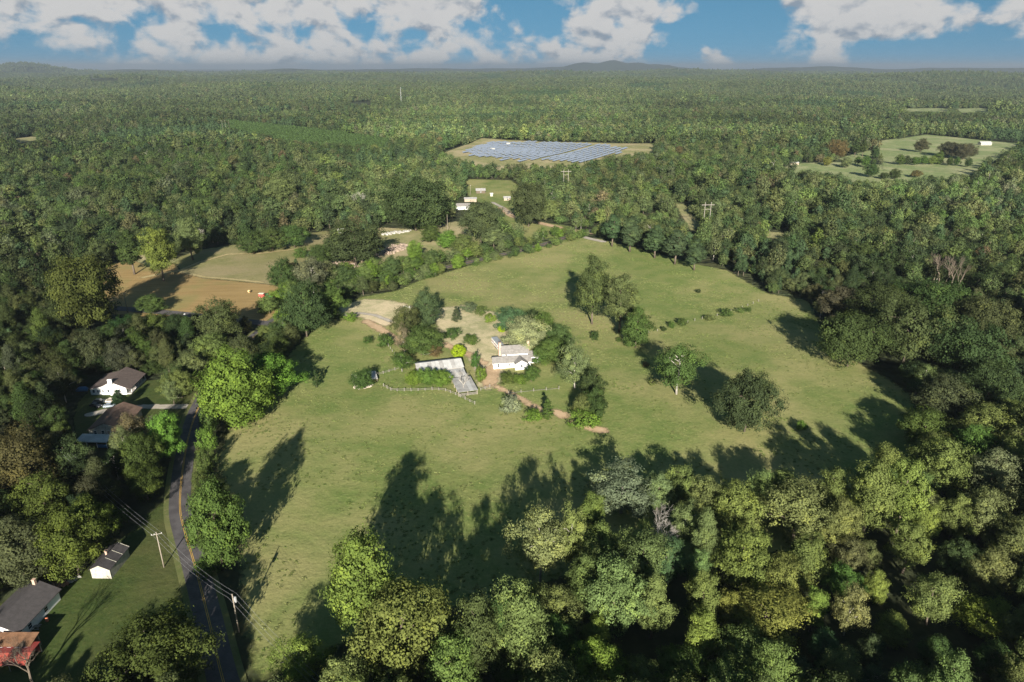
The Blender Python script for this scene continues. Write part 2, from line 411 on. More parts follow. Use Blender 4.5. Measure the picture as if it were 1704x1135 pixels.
path('farm_lane', [(575,524),(597,521),(625,525),(650,535)], 2.6, MAT['gravel'], .13, 'curving pale gravel farm lane', .7)
path('farm_lane', [(610,535),(640,552),(662,568),(680,580)], 4.5, MAT['dirt'], .13, 'bare earth lane below the farm trees', .8)
path('farm_lane', [(740,573),(760,582),(785,592),(805,605)], 3.5, MAT['dirt'], .13, 'earth lane behind the bright round shrub', .8)
sheet('bare_ground', [(803,612),(822,606),(832,618),(826,640),(808,646),(798,632)], MAT['dirt'], .13, 1.2, 2, 'worn bare earth in front of the farmhouse')
path('dirt_track', [(822,642),(850,655),(880,672),(905,684)], 2.6, MAT['dirt'], .10, 'reddish dirt track past the grey green shrub', .7)
path('dirt_track', [(925,686),(938,692)], 4.0, MAT['dirt'], .10, 'small patch of bare red earth on the track', .7)
path('dirt_track', [(958,703),(975,710),(1003,717)], 4.0, MAT['dirt'], .10, 'red earth end of the track in the pasture', .7)
path('gravel_strip', [(962,392),(980,397),(1003,402)], 5.0, MAT['gravel'], .10, 'white gravel strip at the pasture gate', 1.0)
path('dirt_road', [(835,346),(852,360),(880,367),(915,375),(950,383),(985,388)], 7.0, MAT['dirt'], .12, 'light earth road to the white farm buildings', 1.2)
path('dirt_road', [(820,337),(838,346),(848,356)], 4.0, MAT['gravel'], .12, 'grey gravel lane by the white farm buildings', 1.2)
sheet('grass_clearing', [(775,298),(850,300),(872,316),(885,340),(870,365),(960,378),(930,395),(880,400),(845,372),(810,345),(778,325)],
      MAT['pasture'], .06, 4, 6, 'small green field behind the white farm buildings')
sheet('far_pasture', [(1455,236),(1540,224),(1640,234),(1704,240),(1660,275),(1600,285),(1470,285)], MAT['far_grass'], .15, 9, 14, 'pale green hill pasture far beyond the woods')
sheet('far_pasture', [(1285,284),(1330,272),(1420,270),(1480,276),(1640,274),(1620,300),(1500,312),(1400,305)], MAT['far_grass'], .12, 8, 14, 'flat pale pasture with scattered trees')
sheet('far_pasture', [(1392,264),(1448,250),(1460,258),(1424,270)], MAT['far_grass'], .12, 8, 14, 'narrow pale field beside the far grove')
sheet('solar_field', [(735,256),(800,230),(900,236),(1090,239),(1090,262),(1040,270),(960,290),(830,290),(750,270)], MAT['tall'], .12, 8, 14, 'dry grass under the solar panels')
sheet('plantation', [(370,200),(560,220),(660,235),(640,252),(480,240),(385,222)], MAT['young'], .15, 9, 14, 'even bright green young plantation')
sheet('grass_clearing', [(1122,338),(1140,340),(1165,375),(1150,385)], MAT['tall'], .1, 4, 6, 'dry grass strip under the power line')
sheet('grass_clearing', [(1530,470),(1590,478),(1640,500),(1704,545),(1700,560),(1620,510),(1540,485)], MAT['tall'], .1, 3, 5, 'dry grass strip below tall bare trunks')
sheet('grass_clearing', [(1270,385),(1310,388),(1300,398),(1272,396)], MAT['tall'], .1, 4, 6, 'tiny dry opening in the wood')
sheet('far_pasture', [(1590,181),(1640,180),(1650,186),(1600,188)], MAT['far_grass'], .3, 15, 20, 'distant pale field among the woods')
sheet('far_pasture', [(1500,181),(1580,180),(1580,186),(1510,186)], MAT['far_grass'], .3, 15, 20, 'distant pale field near a dark grove')
sheet('far_pasture', [(20,232),(60,226),(62,233),(25,240)], MAT['tall'], .2, 9, 14, 'small tan clearing in the dark left wood')

# paved road ---------------------------------------------------------
def spline(pts, n=10):
    pts = [np.array(p, float) for p in pts]; out = []
    pts = [2 * pts[0] - pts[1]] + pts + [2 * pts[-1] - pts[-2]]
    for i in range(1, len(pts) - 2):
        for k in range(n):
            t = k / n; a, b, c, d = pts[i - 1:i + 3]
            out.append(.5 * ((2 * b) + (-a + c) * t + (2 * a - 5 * b + 4 * c - d) * t * t + (-a + 3 * b - 3 * c + d) * t ** 3))
    return np.array(out + [pts[-2]])
def strip(name, line, w0, w1, z, m, kind=None, label=None, parent=None):
    v = []; f = []
    for i, p in enumerate(line):
        d = line[min(i + 1, len(line) - 1)] - line[max(i - 1, 0)]; d = d / np.linalg.norm(d); n = np.array([d[1], -d[0]])
        for w in (w0, w1):
            q = p + n * w; v.append((q[0], q[1], float(H(*q)) + z))
        if i: b = 2 * i; f.append((b - 2, b - 1, b + 1, b))
    me = bpy.data.meshes.new(name); me.from_pydata(v, [], f); me.materials.append(m)
    o = link(bpy.data.objects.new(name, me)); o.parent = parent
    return tag(o, label, kind=kind)
def asphalt_builder(t, pos):
    n1 = NOISE(t, pos, .25, 5, .7); n2 = NOISE(t, pos, 3.0, 4, .7)
    co = MIX(t, SMOOTH(t, n1, .35, .65), (.070, .064, .066), (.105, .097, .098))
    co = MIX(t, M_(t, 'MULTIPLY', SMOOTH(t, n2, .5, .7), .4), co, (.15, .14, .14))
    return co, n2, .2, .03
MAT['asphalt'] = ground_mat('asphalt', asphalt_builder, alpha=False)
MAT['yellow'] = mat('yellow_paint', (.55, .33, .05), .7, .2, var=.25, vscale=.8)
ROAD = spline(PP([(420,1290),(372,1135),(347,1030),(324,940),(309,890),(300,850),(302,800),(311,740),(322,700),(334,672),(360,628),(400,580),(440,548),(478,520),(530,490),
                  (600,478),(670,462),(735,447),(800,432),(880,414),(940,396),(985,384),(1030,376),(1090,360)]), 8)
LANE = spline(PP([(468,536),(440,538),(400,534),(320,525),(260,519),(200,514),(110,507),(20,505)]), 8)
road = strip('road', ROAD, -2.85, 2.85, .20, MAT['asphalt'], 'structure', 'grey two lane country road beside the pasture')
for s in (-.16, .16): strip('centre_line', ROAD, s - .06, s + .06, .206, MAT['yellow'], parent=road)
strip('road_shoulder', ROAD, -4.2, 4.2, .14, MAT['verge'], 'structure', 'worn verge along the country road')
side_road = strip('road', LANE, -3.0, 3.0, .19, MAT['asphalt'], 'structure', 'grey side road along the hay field')
SHEETS['road'] = [(ROAD, 8.0), (LANE, 8.0)]

# ------------------------------------------------------------------ tree shapes
rng = np.random.default_rng(7)
def unit(n, r=None):
    v = (r or rng).normal(size=(n, 3)); return v / np.linalg.norm(v, axis=1)[:, None]
def leaf_quads(c, nrm, size, r, aspect=.8):
    n = len(c); nrm = nrm / np.linalg.norm(nrm, axis=1)[:, None]
    a = np.cross(nrm, unit(n, r)); a /= np.linalg.norm(a, axis=1)[:, None]; b = np.cross(nrm, a)
    s = (size * (.5 + 1.1 * r.random(n) ** 1.6))[:, None]
    k = 1 + .5 * (r.random((n, 4, 1)) - .5)
    q = np.stack([c - a * s, c - b * s * aspect, c + a * s, c + b * s * aspect], 1)
    q = c[:, None] + (q - c[:, None]) * k
    return q.reshape(-1, 3)
def leaves_mesh(name, quads, lv, trunk=None, bark='bark'):
    """leaf faces (+ a trunk for the far copies) as one mesh"""
    nq = len(quads) // 4; idx = np.arange(nq * 4).reshape(-1, 4)
    me = quad_mesh(name, quads, idx)
    if trunk is not None:
        tm = trunk.v; v2 = np.concatenate([quads, np.array([tuple(p) for p in tm])]); tf = [f for f in trunk.f if len(f) == 4]
        idx = np.concatenate([idx, np.array(tf) + nq * 4]); me = quad_mesh(name, v2, idx)
        mi = np.zeros(len(idx), np.int32); mi[nq:] = 1
        lv = np.concatenate([lv, np.full(len(tf), .5)])
    me.materials.append(MAT['leaf'])
    if trunk is not None:
        me.materials.append(MAT[bark]); me.polygons.foreach_set('material_index', mi)
    me.attributes.new('lv', 'FLOAT', 'FACE').data.foreach_set('value', lv.astype(np.float32))
    return me
SHAPES = {   # a: half width, c: half height of crown, z: crown centre, H: height, nl: lobes, lr: lobe radius, taper, bark, gap
 'poplar':  dict(a=4.6, c=8.6, z=12.4, nl=42, lr=1.9, taper=.45, bark='bark'),
 'lumpy':   dict(a=5.4, c=8.0, z=11.6, nl=46, lr=2.1, taper=.25, bark='bark'),
 'round':   dict(a=6.4, c=6.6, z=8.8, nl=50, lr=2.1, taper=.1, bark='bark'),
 'oak':     dict(a=8.0, c=6.0, z=8.0, nl=60, lr=2.3, taper=0, bark='bark'),
 'maple':   dict(a=6.0, c=7.8, z=8.6, nl=56, lr=2.0, taper=.3, bark='bark'),
 'airy':    dict(a=6.4, c=7.2, z=10.0, nl=30, lr=2.2, taper=.1, bark='pale_bark'),
 'multi':   dict(a=6.4, c=7.6, z=9.4, nl=36, lr=2.3, taper=.15, bark='bark'),
 'shrub':   dict(a=3.0, c=2.3, z=2.2, nl=26, lr=1.0, taper=.1, bark='bark'),
 'cedar':   dict(a=2.6, c=4.8, z=4.9, nl=40, lr=.9, taper=.95, bark='bark'),
 'pine':    dict(a=4.2, c=7.0, z=11.5, nl=34, lr=1.7, taper=.75, bark='bark'),
 'clipped': dict(a=2.9, c=2.4, z=2.3, nl=60, lr=.6, taper=0, bark='bark'),
}
for k, d in SHAPES.items(): d['H'] = d['z'] + d['c']; d['W'] = 2 * d['a'] * 1.04
def make_shape(kind, seed, nsub, nleaf, lsize, lobef=1.0):
    d = SHAPES[kind]; r = np.random.default_rng(seed); nl = max(8, int(d['nl'] * lobef)); a, c, z0 = d['a'], d['c'], d['z']
    k = np.arange(nl); ga = k * 2.39996 + r.random() * 6; cz = 1 - 2 * (k + .5) / nl; cz = np.clip(cz + r.normal(size=nl) * .1, -1, 1)
    rr = np.sqrt(1 - cz ** 2); dirs = np.stack([rr * np.cos(ga), rr * np.sin(ga), cz], 1)
    rad = (.42 + .62 * r.random(nl) ** .8) if kind != 'clipped' else np.full(nl, .9)
    pos = dirs * rad[:, None] * np.array([a, a, c])
    # uneven overall form: bulges by direction, narrower top
    th = r.random(3) * 6.28
    bul = 1 + (.0 if kind == 'clipped' else .22) * np.sin(2 * np.arctan2(pos[:, 1], pos[:, 0]) + th[0]) + (.0 if kind == 'clipped' else .20) * np.sin(3 * np.arctan2(pos[:, 1], pos[:, 0]) + th[1] + pos[:, 2] * .3)
    hh = (pos[:, 2] / c + 1) / 2; tp = 1 - d['taper'] * hh ** 1.3
    pos[:, :2] *= (bul * tp)[:, None]
    if kind == 'multi': pos[:, 2] += (np.sin(3 * np.arctan2(pos[:, 1], pos[:, 0]) + th[2]) * 1.5) * (hh > .4)
    lr = d['lr'] * (.5 + .8 * r.random(nl)) * (.55 + .45 * tp) / math.sqrt(lobef)
    # second level clumps on each lobe
    sd_ = unit(nl * nsub, r).reshape(nl, nsub, 3)
    sp = pos[:, None] + sd_ * lr[:, None, None] * (.78 + .3 * r.random((nl, nsub, 1))) * np.array([1, 1, .78])
    out = sp / np.array([a, a, c]); keep = (np.linalg.norm(out, axis=2) > .42) | (r.random((nl, nsub)) < .2)
    cr = (lr.mean() * 1.5 / math.sqrt(nsub)) * (.7 + .6 * r.random((nl, nsub)))
    lt = r.random((nl, 1)) * .5 + r.random((nl, nsub)) * .3
    sp, sdv, cr, lt = sp[keep], sd_[keep], cr[keep], lt[keep]
    n = len(sp)
    off = r.normal(size=(n, nleaf, 3)) * cr[:, None, None] * np.array([.75, .75, .6])
    lp = (sp[:, None] + off).reshape(-1, 3)
    outw = lp / np.array([a, a, c]) ; outw /= np.linalg.norm(outw, axis=1)[:, None] + 1e-6
    nrm = .45 * outw + .55 * np.repeat(sdv, nleaf, 0) + .35 * (off.reshape(-1, 3) / (cr.mean() + 1e-6)) + .55 * unit(n * nleaf, r) + np.array([0, 0, .22])
    lv = np.clip(np.repeat(lt, nleaf) + r.random(n * nleaf) * .25, 0, 1)
    lp[:, 2] = np.maximum(lp[:, 2] + z0, .15)
    q = leaf_quads(lp, nrm, lsize, r)
    return q, lv, pos + np.array([0, 0, z0]), lr
def make_trunk(kind, seed, lobes, nlimb=9, n=6):
    d = SHAPES[kind]; r = np.random.default_rng(seed + 99); t = MB(); Ht = d['H']; r0 = .018 * Ht + .05
    bend = r.normal(size=(5, 2)) * .012 * Ht; bend[0] = 0
    zs = np.linspace(-.3, d['z'] + .55 * d['c'], 5); bx = np.cumsum(bend, 0)
    pts = [(bx[i, 0], bx[i, 1], zs[i]) for i in range(5)]
    t.tube(pts, [r0 * (1 - .8 * i / 4) for i in range(5)], n)
    sel = r.permutation(len(lobes))[:nlimb]
    for i in sel:
        e = lobes[i]; zb = max(.25 * d['z'], min(e[2] - .35 * np.hypot(e[0], e[1]) - .5, zs[-1]))
        f = np.clip((zb + .3) / (zs[-1] + .3), 0, .98) * 4; j = int(f); w = f - j
        b = np.array(pts[j]) * (1 - w) + np.array(pts[min(j + 1, 4)]) * w
        m = (b + e) / 2 + np.array([0, 0, .12 * np.linalg.norm(e - b)])
        t.tube([b, m, e], [r0 * .42, r0 * .28, r0 * .08], 4)
    return t
KINDS = ['poplar', 'lumpy', 'round', 'oak', 'maple', 'airy', 'multi']
# near shapes (crown and trunk as separate meshes), two of each broadleaf kind
NEAR = {}
PROTO = bpy.data.collections.new('forest_shapes'); PIDX = {}
def add_proto(key, me):
    i = len(PROTO.objects); o = bpy.data.objects.new('shape_%03d' % i, me); PROTO.objects.link(o); PIDX.setdefault(key, []).append(i)
for ki, k in enumerate(SHAPES):
    n_var = 2 if k in KINDS else 1
    for vI in range(n_var):
        small = k in ('shrub', 'cedar', 'clipped')
        q, lv, lobes, lr = make_shape(k, 100 + 17 * ki + vI, 14 if small else 18, 12 if small else 32, .13 if small else .175)
        tr = make_trunk(k, 100 + 17 * ki + vI, lobes, 6 if small else 11)
        if vI == 0: add_proto(('near', k), leaves_mesh('near_' + k, q, lv, tr, SHAPES[k]['bark']))
        NEAR.setdefault(k, []).append((leaves_mesh('crown_' + k, q, lv), tr.mesh('trunk_' + k, MAT[SHAPES[k]['bark']], True)))
# middle and far shapes (single mesh each) for the forest
for ki, k in enumerate(KINDS + ['pine', 'cedar', 'shrub']):
    for vI in range(2):
        q, lv, lobes, lr = make_shape(k, 500 + 13 * ki + vI, 9, 6, .48 if k not in ('cedar', 'shrub') else .26, .75)
        add_proto(('mid', k), leaves_mesh('mid_' + k, q, lv, make_trunk(k, 500 + 13 * ki + vI, lobes, 5, 4), SHAPES[k]['bark']))
for ki, k in enumerate(KINDS + ['pine']):
    q, lv, lobes, lr = make_shape(k, 800 + 13 * ki, 5, 2, 1.05, .55)
    add_proto(('far', k), leaves_mesh('far_' + k, q, lv))

# bare trees ---------------------------------------------------------
def bare_mesh(seed, Ht, spread, levels=5, r0=None, mat_='pale_bark', nb=3):
    r = random.Random(seed); t = MB()
    def grow(p, d, L, rad, lev):
        q = p + d * L * .5 + Vector((r.uniform(-1, 1), r.uniform(-1, 1), r.uniform(-.3, .6))) * L * .07; e = p + d * L + Vector((r.uniform(-1, 1), r.uniform(-1, 1), 0)) * L * .1
        t.tube([p, q, e], [rad, rad * .8, rad * .62], 6 if lev > 3 else 3, cap=False)
        if lev == 0: return
        for k in range(nb + (1 if lev < 3 else 0)):
            ax = Vector((r.uniform(-1, 1), r.uniform(-1, 1), r.uniform(-.4, .4))).normalized()
            nd = (d + ax * spread * r.uniform(.6, 1.2) + Vector((0, 0, .15))).normalized()
            grow(p.lerp(e, r.uniform(.5, 1.0)) if k else e, nd, L * r.uniform(.55, .8), rad * r.uniform(.45, .62), lev - 1)
    grow(Vector((0, 0, -.3)), Vector((0, 0, 1)), Ht * .36, r0 or .02 * Ht, levels)
    return t.mesh('bare_tree', MAT[mat_], False)

# ------------------------------------------------------------------ tree placement
OLV, YEL, GRY, GRN, DRK = (.112, .128, .045), (.135, .155, .040), (.112, .132, .062), (.066, .098, .030), (.046, .064, .026)
BRT, BRN, BLU, LIME, WIL = (.108, .158, .032), (.115, .085, .042), (.060, .088, .046), (.21, .27, .02), (.20, .21, .13)
def tree_from_px(cx, cy, w, h, kind):
    """crown centre and crown size in photo pixels -> base, scale; the distance comes from the ground the tree stands on"""
    d = SHAPES[kind]; zc = 6.0
    for _ in range(6):
        x, y = P(cx, cy, zc); _, _, dep = proj(x, y, zc); s = F / dep
        dl = math.atan2(CAM_H - zc, math.hypot(x, y)); W = w / s
        c2 = max(((h / s / 2) ** 2 - (W / 2 * math.sin(dl)) ** 2), (W * .3 * math.cos(dl)) ** 2); c = math.sqrt(c2) / math.cos(dl)
        c = min(max(c, W * .32), W * 1.5); sz = c / d['c']; zc = d['z'] * sz
    return x, y, W / d['W'], sz
HAND = [  # cx, cy, w, h, kind, tint, name, label, group
 (385,645,112,125,'maple',BRT,'bright green broad tree at the road bend beside the pasture',None),
 (452,622,84,66,'round',(.085,.14,.03),'bright green lower tree beside the broad one at the road bend',None),
 (358,872,92,130,'round',GRN,'dark green tree between the road and the pasture',None),
 (250,1092,178,112,'oak',(.055,.075,.022),'large round dark green tree on the shed lawn by the road',None),
 (600,965,110,168,'lumpy',(.125,.145,.04),'tall yellow green tree at the shaded corner of the pasture',None),
 (672,1050,150,170,'multi',(.115,.126,.046),'broad olive tree turning yellow in front of the tall yellow green one',None),
 (792,1062,84,130,'lumpy',(.06,.08,.03),None,'f'),(835,1046,60,104,'lumpy',DRK,None,'f'),(755,1108,104,120,'lumpy',(.085,.115,.035),None,'f'),(868,1040,96,136,'lumpy',(.115,.13,.045),None,'f'),(1180,824,60,64,'lumpy',OLV,None,'f'),(1265,818,58,66,'round',(.1,.12,.045),None,'f'),(1300,808,60,62,'lumpy',OLV,None,'f'),(1385,818,58,76,'lumpy',(.1,.12,.04),None,'f'),(1096,818,56,56,'round',GRY,None,'f'),(985,852,50,64,'lumpy',OLV,None,'f'),(1476,772,62,76,'multi',OLV,None,'f'),(1620,742,72,66,'round',GRN,None,'f'),(1690,762,62,76,'lumpy',OLV,None,'f'),(500,1098,92,80,'airy',YEL,None,'f'),  # first two stand in shade, painted with a dark leaf tint
 (900,900,90,110,'airy',(.16,.155,.075),'pale olive tree leaning into the shaded pasture',None),(952,890,60,90,'airy',(.15,.15,.06),None,'f'),
 (1036,812,112,74,'airy',(.14,.15,.09),'pale grey green tree at the edge of the shaded pasture',None),(1136,808,66,60,'round',OLV,None,'f'),
 (1222,845,86,80,'round',OLV,None,'f'),(1330,845,126,108,'multi',(.115,.13,.05),None,'f'),(1452,825,84,112,'lumpy',OLV,None,'f'),
 (1508,815,72,124,'poplar',YEL,None,'f'),(1572,778,92,84,'round',(.12,.12,.045),None,'f'),(1652,788,82,84,'lumpy',GRY,None,'f'),
 (1514,903,66,80,'poplar',OLV,None,'f'),(1240,930,100,92,'round',(.11,.125,.04),None,'f'),(1306,960,92,80,'multi',(.115,.13,.04),None,'f'),
 (1344,930,74,74,'lumpy',OLV,None,'f'),(1170,992,62,96,'poplar',OLV,None,'f'),(1280,1024,142,104,'multi',(.12,.135,.04),None,'f'),
 (1213,1012,56,66,'poplar',YEL,None,'f'),(1356,1008,48,66,'poplar',YEL,None,'f'),(1414,1010,64,78,'airy',(.135,.135,.06),None,'f'),
 (1402,968,62,56,'round',GRN,None,'f'),(1458,976,44,52,'maple',YEL,None,'f'),(1554,995,80,86,'multi',OLV,None,'f'),
 (1642,1026,84,66,'round',(.13,.16,.03),'bright yellow green rounded crown deep in the shaded wood',None),(1170,1056,62,76,'lumpy',YEL,None,'f'),
 (1022,988,112,112,'round',GRY,None,'f'),(1088,1004,60,86,'poplar',OLV,None,'f'),(1370,1078,54,54,'round',BLU,None,'f'),
 (1450,1082,46,46,'round',BLU,None,'f'),(1484,1048,64,56,'maple',(.11,.125,.04),None,'f'),(1135,1116,104,56,'round',GRN,None,'f'),
 (995,1104,84,84,'lumpy',BRT,None,'f'),(993,1056,56,56,'round',YEL,None,'f'),(1327,1118,54,46,'round',BLU,None,'f'),(1456,1128,60,40,'airy',BLU,None,'f'),
 (1600,930,60,60,'round',DRK,None,'f'),(1660,1100,70,60,'round',DRK,None,'f'),(1560,1085,60,60,'maple',DRK,None,'f'),(925,1060,70,70,'lumpy',GRN,None,'f'),(860,1110,80,60,'multi',GRN,None,'f'),
 (1115,930,60,70,'airy',BLU,None,'f'),(1140,870,60,70,'airy',GRY,None,'f'),(1400,870,70,80,'lumpy',OLV,None,'f'),(1590,860,60,70,'maple',OLV,None,'f'),(1540,870,50,60,'lumpy',YEL,None,'f'),
 (1540,712,84,58,'round',GRN,'dark green rounded tree at the east corner of the pasture',None),(1640,708,86,66,'round',OLV,None,'e'),(1560,752,86,56,'oak',OLV,None,'e'),
 (1420,560,100,84,'oak',DRK,None,'d'),(1515,545,120,96,'oak',(.052,.066,.03),None,'d'),(1605,575,110,90,'oak',DRK,None,'d'),(1465,505,100,60,'oak',(.05,.06,.028),None,'d'),(1560,500,110,56,'oak',DRK,None,'d'),(1640,530,90,76,'oak',(.055,.066,.032),None,'d'),(1400,505,60,50,'round',(.07,.065,.04),None,'d'),(1570,660,80,66,'round',(.06,.07,.035),None,'d'),(1650,640,90,70,'oak',(.05,.06,.03),None,'d'),
 (1130,610,76,74,'airy',GRN,'open green tree standing alone in the pasture beside a tall oak',None),(1246,664,98,94,'oak',(.05,.066,.030),'dark spreading oak standing alone in the pasture',None),
 (988,475,54,92,'lumpy',(.075,.09,.036),'tallest dark tree of the three between the two pastures',None),(1034,493,54,86,'poplar',(.095,.105,.045),'middle yellowish tree of the three between the two pastures',None),
 (1060,546,52,62,'maple',GRN,'lowest green tree of the three between the two pastures',None),
 (874,554,70,50,'round',WIL,'pale silvery willow behind the farmhouse',None),(848,530,46,36,'round',BLU,'dark bluish shrub tree behind the silvery willow',None),
 (708,511,46,62,'maple',(.06,.075,.038),'tall dark evergreen in the farm garden',None),(676,534,48,46,'round',(.07,.08,.036),'olive bushy tree beside the tall farm evergreen',None),
 (700,566,62,36,'round',GRN,'broad green tree shading the farm hut',None),(672,562,26,40,'airy',(.15,.12,.09),'thin greyish pink tree by the farm lane',None),
 (763,584,24,21,'clipped',LIME,'bright lime green clipped round shrub behind the barn',None),(759,523,21,26,'cedar',(.05,.062,.035),'small dark cedar in the dry farm yard',None),
 (752,554,27,20,'shrub',GRN,'low green shrub in the middle of the farm yard',None),(784,564,26,15,'shrub',GRN,'flat green shrub beside the farm lane',None),
 (835,546,14,14,'clipped',LIME,'small lime green clipped shrub beside the willow',None),(816,529,22,15,'shrub',BRT,'yellow green shrub at the top of the farm yard',None),
 (800,516,20,17,'shrub',GRN,'small rounded shrub above the farm yard',None),(780,511,26,18,'shrub',(.10,.11,.06),'greyish shrub above the farm yard',None),
 (904,545,40,46,'round',GRN,None,'h'),(930,560,46,40,'round',(.06,.09,.035),None,'h'),(888,530,34,30,'shrub',DRK,None,'h'),(920,580,60,44,'maple',GRN,None,'h'),
 (958,604,54,66,'airy',(.13,.135,.075),'open pale tree with visible trunks east of the farmhouse',None),(898,592,26,28,'shrub',GRN,None,'h'),(985,640,40,50,'round',DRK,None,'h'),
 (990,672,44,52,'maple',DRK,'dark cedar like tree where the farm track meets the pasture',None),(968,676,34,36,'round',OLV,None,'h'),(975,695,50,24,'shrub',BRT,None,'h'),
 (851,673,32,30,'shrub',WIL,'grey green shrub beside the dirt track',None),(911,681,25,36,'cedar',GRN,'small cedar beside the dirt track',None),(888,691,30,18,'shrub',BRT,'bright green shrub next to the small cedar',None),
 (845,628,26,20,'shrub',GRN,'green shrub on the bank in front of the farmhouse',None),(884,621,25,24,'round',GRN,'rounded green bush at the farmhouse corner',None),(865,630,24,12,'shrub',BRT,None,'h'),
 (790,600,16,26,'airy',GRN,'thin green tree at the barn corner',None),(800,622,20,26,'shrub',BRT,'bright green bush beside the barn extension',None),
 (690,628,30,24,'oak',BRT,None,'b'),(712,626,34,28,'oak',(.09,.14,.035),None,'b'),(735,628,34,26,'oak',BRT,None,'b'),(668,600,34,30,'airy',GRN,None,'b'),(720,582,30,22,'shrub',BRN,'brownish shrub beside the red roofed hut',None),
 (602,630,34,30,'oak',(.055,.09,.03),'green tree growing over the ruined shed',None),(641,566,28,22,'shrub',GRN,'rounded shrub along the fence by the farm lane',None),(612,565,18,10,'shrub',GRN,'low shrub in the small west pasture',None),
 (582,527,22,16,'shrub',BRT,'small bright shrub where the farm lane enters',None),(562,523,20,12,'shrub',DRK,'small dark shrub where the farm lane enters',None),(525,630,14,30,'cedar',DRK,'slim dark cedar by the west corner of the pasture',None),
 (262,414,50,76,'lumpy',(.115,.15,.035),'bright yellow green tree at the edge of the hay field',None),(314,390,46,60,'lumpy',GRY,'greyish olive tree at the edge of the hay field',None),(215,412,44,56,'pine',DRK,'dark conifer at the edge of the hay field',None),
 (420,402,50,28,'round',DRK,None,'k'),(452,397,46,32,'round',GRN,None,'k'),(488,392,42,32,'round',GRN,None,'k'),(530,426,36,34,'round',DRK,None,'k'),(552,410,30,26,'maple',GRN,None,'k'),(545,452,40,36,'airy',GRY,None,'k'),(500,420,24,18,'shrub',GRN,None,'k'),(575,445,26,20,'shrub',BRT,None,'k'),(715,388,30,24,'round',GRN,None,'k'),(745,398,34,26,'round',BRT,None,'k'),(770,405,36,30,'lumpy',OLV,None,'k'),(690,415,26,26,'round',BRT,None,'k'),(822,392,34,30,'lumpy',GRY,None,'k'),
 (135,480,112,112,'oak',(.06,.062,.022),'huge dark olive tree overhanging the side road',None),(470,455,46,44,'round',DRK,'dark round tree at the end of the hay field',None),(518,455,60,54,'airy',(.10,.10,.06),'brownish thin tree at the end of the hay field',None),
 (505,512,76,78,'round',(.05,.07,.028),'dark tree at the road junction by the hay field',None),(548,498,50,50,'round',GRN,None,'r'),(362,535,70,64,'round',(.06,.075,.03),'dark bushy tree in front of the side road',None),(252,505,40,22,'round',GRN,'small round tree at the side road verge',None),
 (1020,378,36,40,'pine',BLU,None,'p'),(1050,384,40,44,'pine',BLU,None,'p'),(1092,396,42,42,'pine',(.055,.08,.045),None,'p'),(1126,405,46,44,'pine',(.06,.085,.045),None,'p'),(1158,418,36,40,'pine',BLU,None,'p'),
 (800,366,68,62,'oak',(.062,.072,.035),'broad dark oak in front of the white farm buildings',None),(880,335,64,64,'oak',(.06,.075,.035),'broad dark oak east of the white farm buildings',None),(690,335,110,76,'oak',(.05,.07,.03),'long dark oak west of the white farm buildings',None),
 (590,402,96,50,'round',(.05,.07,.032),'dark tree clump beside the rubble rows',None),(465,310,40,46,'lumpy',(.11,.135,.055),'pale green tall tree above the dark left wood',None),
 (197,665,22,30,'maple',(.03,.05,.022),'dark clipped evergreen in front of the white house',None),(275,725,54,70,'round',(.10,.155,.032),'bright green tree beside the road below the white house',None),
 (215,715,44,56,'airy',(.10,.095,.05),'brownish tree covering the second house',None),(232,758,60,70,'round',(.06,.085,.03),None,'l'),(240,800,60,60,'multi',(.08,.10,.03),None,'l'),(205,740,40,60,'airy',GRY,None,'l'),
 (100,520,60,50,'round',DRK,None,'l'),(30,765,110,120,'multi',(.070,.068,.028),'brownish olive tree at the dark left wood edge',None),(75,830,80,80,'round',(.085,.105,.03),None,'l'),(40,910,110,110,'maple',(.075,.085,.04),'greyish tree beside the small white shed wood',None),
 (115,900,90,110,'multi',(.085,.105,.028),None,'l'),(150,870,70,80,'round',(.08,.105,.026),None,'l'),(190,860,50,40,'shrub',GRN,None,'l'),
 (345,700,30,44,'shrub',GRN,None,'v'),(344,730,28,40,'shrub',BRT,None,'v'),(340,765,30,44,'shrub',GRN,None,'v'),(335,800,30,36,'shrub',GRN,None,'v'),(345,940,40,40,'shrub',GRN,None,'v'),
 (1210,520,20,14,'shrub',GRN,'larger green bush on the fence line between pastures',None),(1135,535,16,14,'shrub',GRN,None,'s'),(1118,540,12,12,'shrub',GRN,None,'s'),(1180,528,16,9,'shrub',OLV,None,'s'),(1232,516,14,8,'shrub',OLV,None,'s'),(1245,515,12,8,'shrub',GRN,None,'s'),(1105,547,10,8,'shrub',DRK,None,'s'),
 (1162,484,9,7,'shrub',DRK,'single dark bush out in the upper pasture',None),(1075,606,12,8,'shrub',BRN,'small brownish bush west of the lone green tree',None),(1085,635,16,10,'shrub',OLV,'weedy olive bush below the lone green tree',None),(1334,708,18,16,'shrub',BRT,'small bright bush beside the shade in the pasture',None),
 (990,558,14,16,'shrub',DRK,None,'s'),(1030,565,10,8,'shrub',GRN,None,'s'),
 (1130,250,16,12,'round',BRN,'lone brown tree in the far pasture',None),
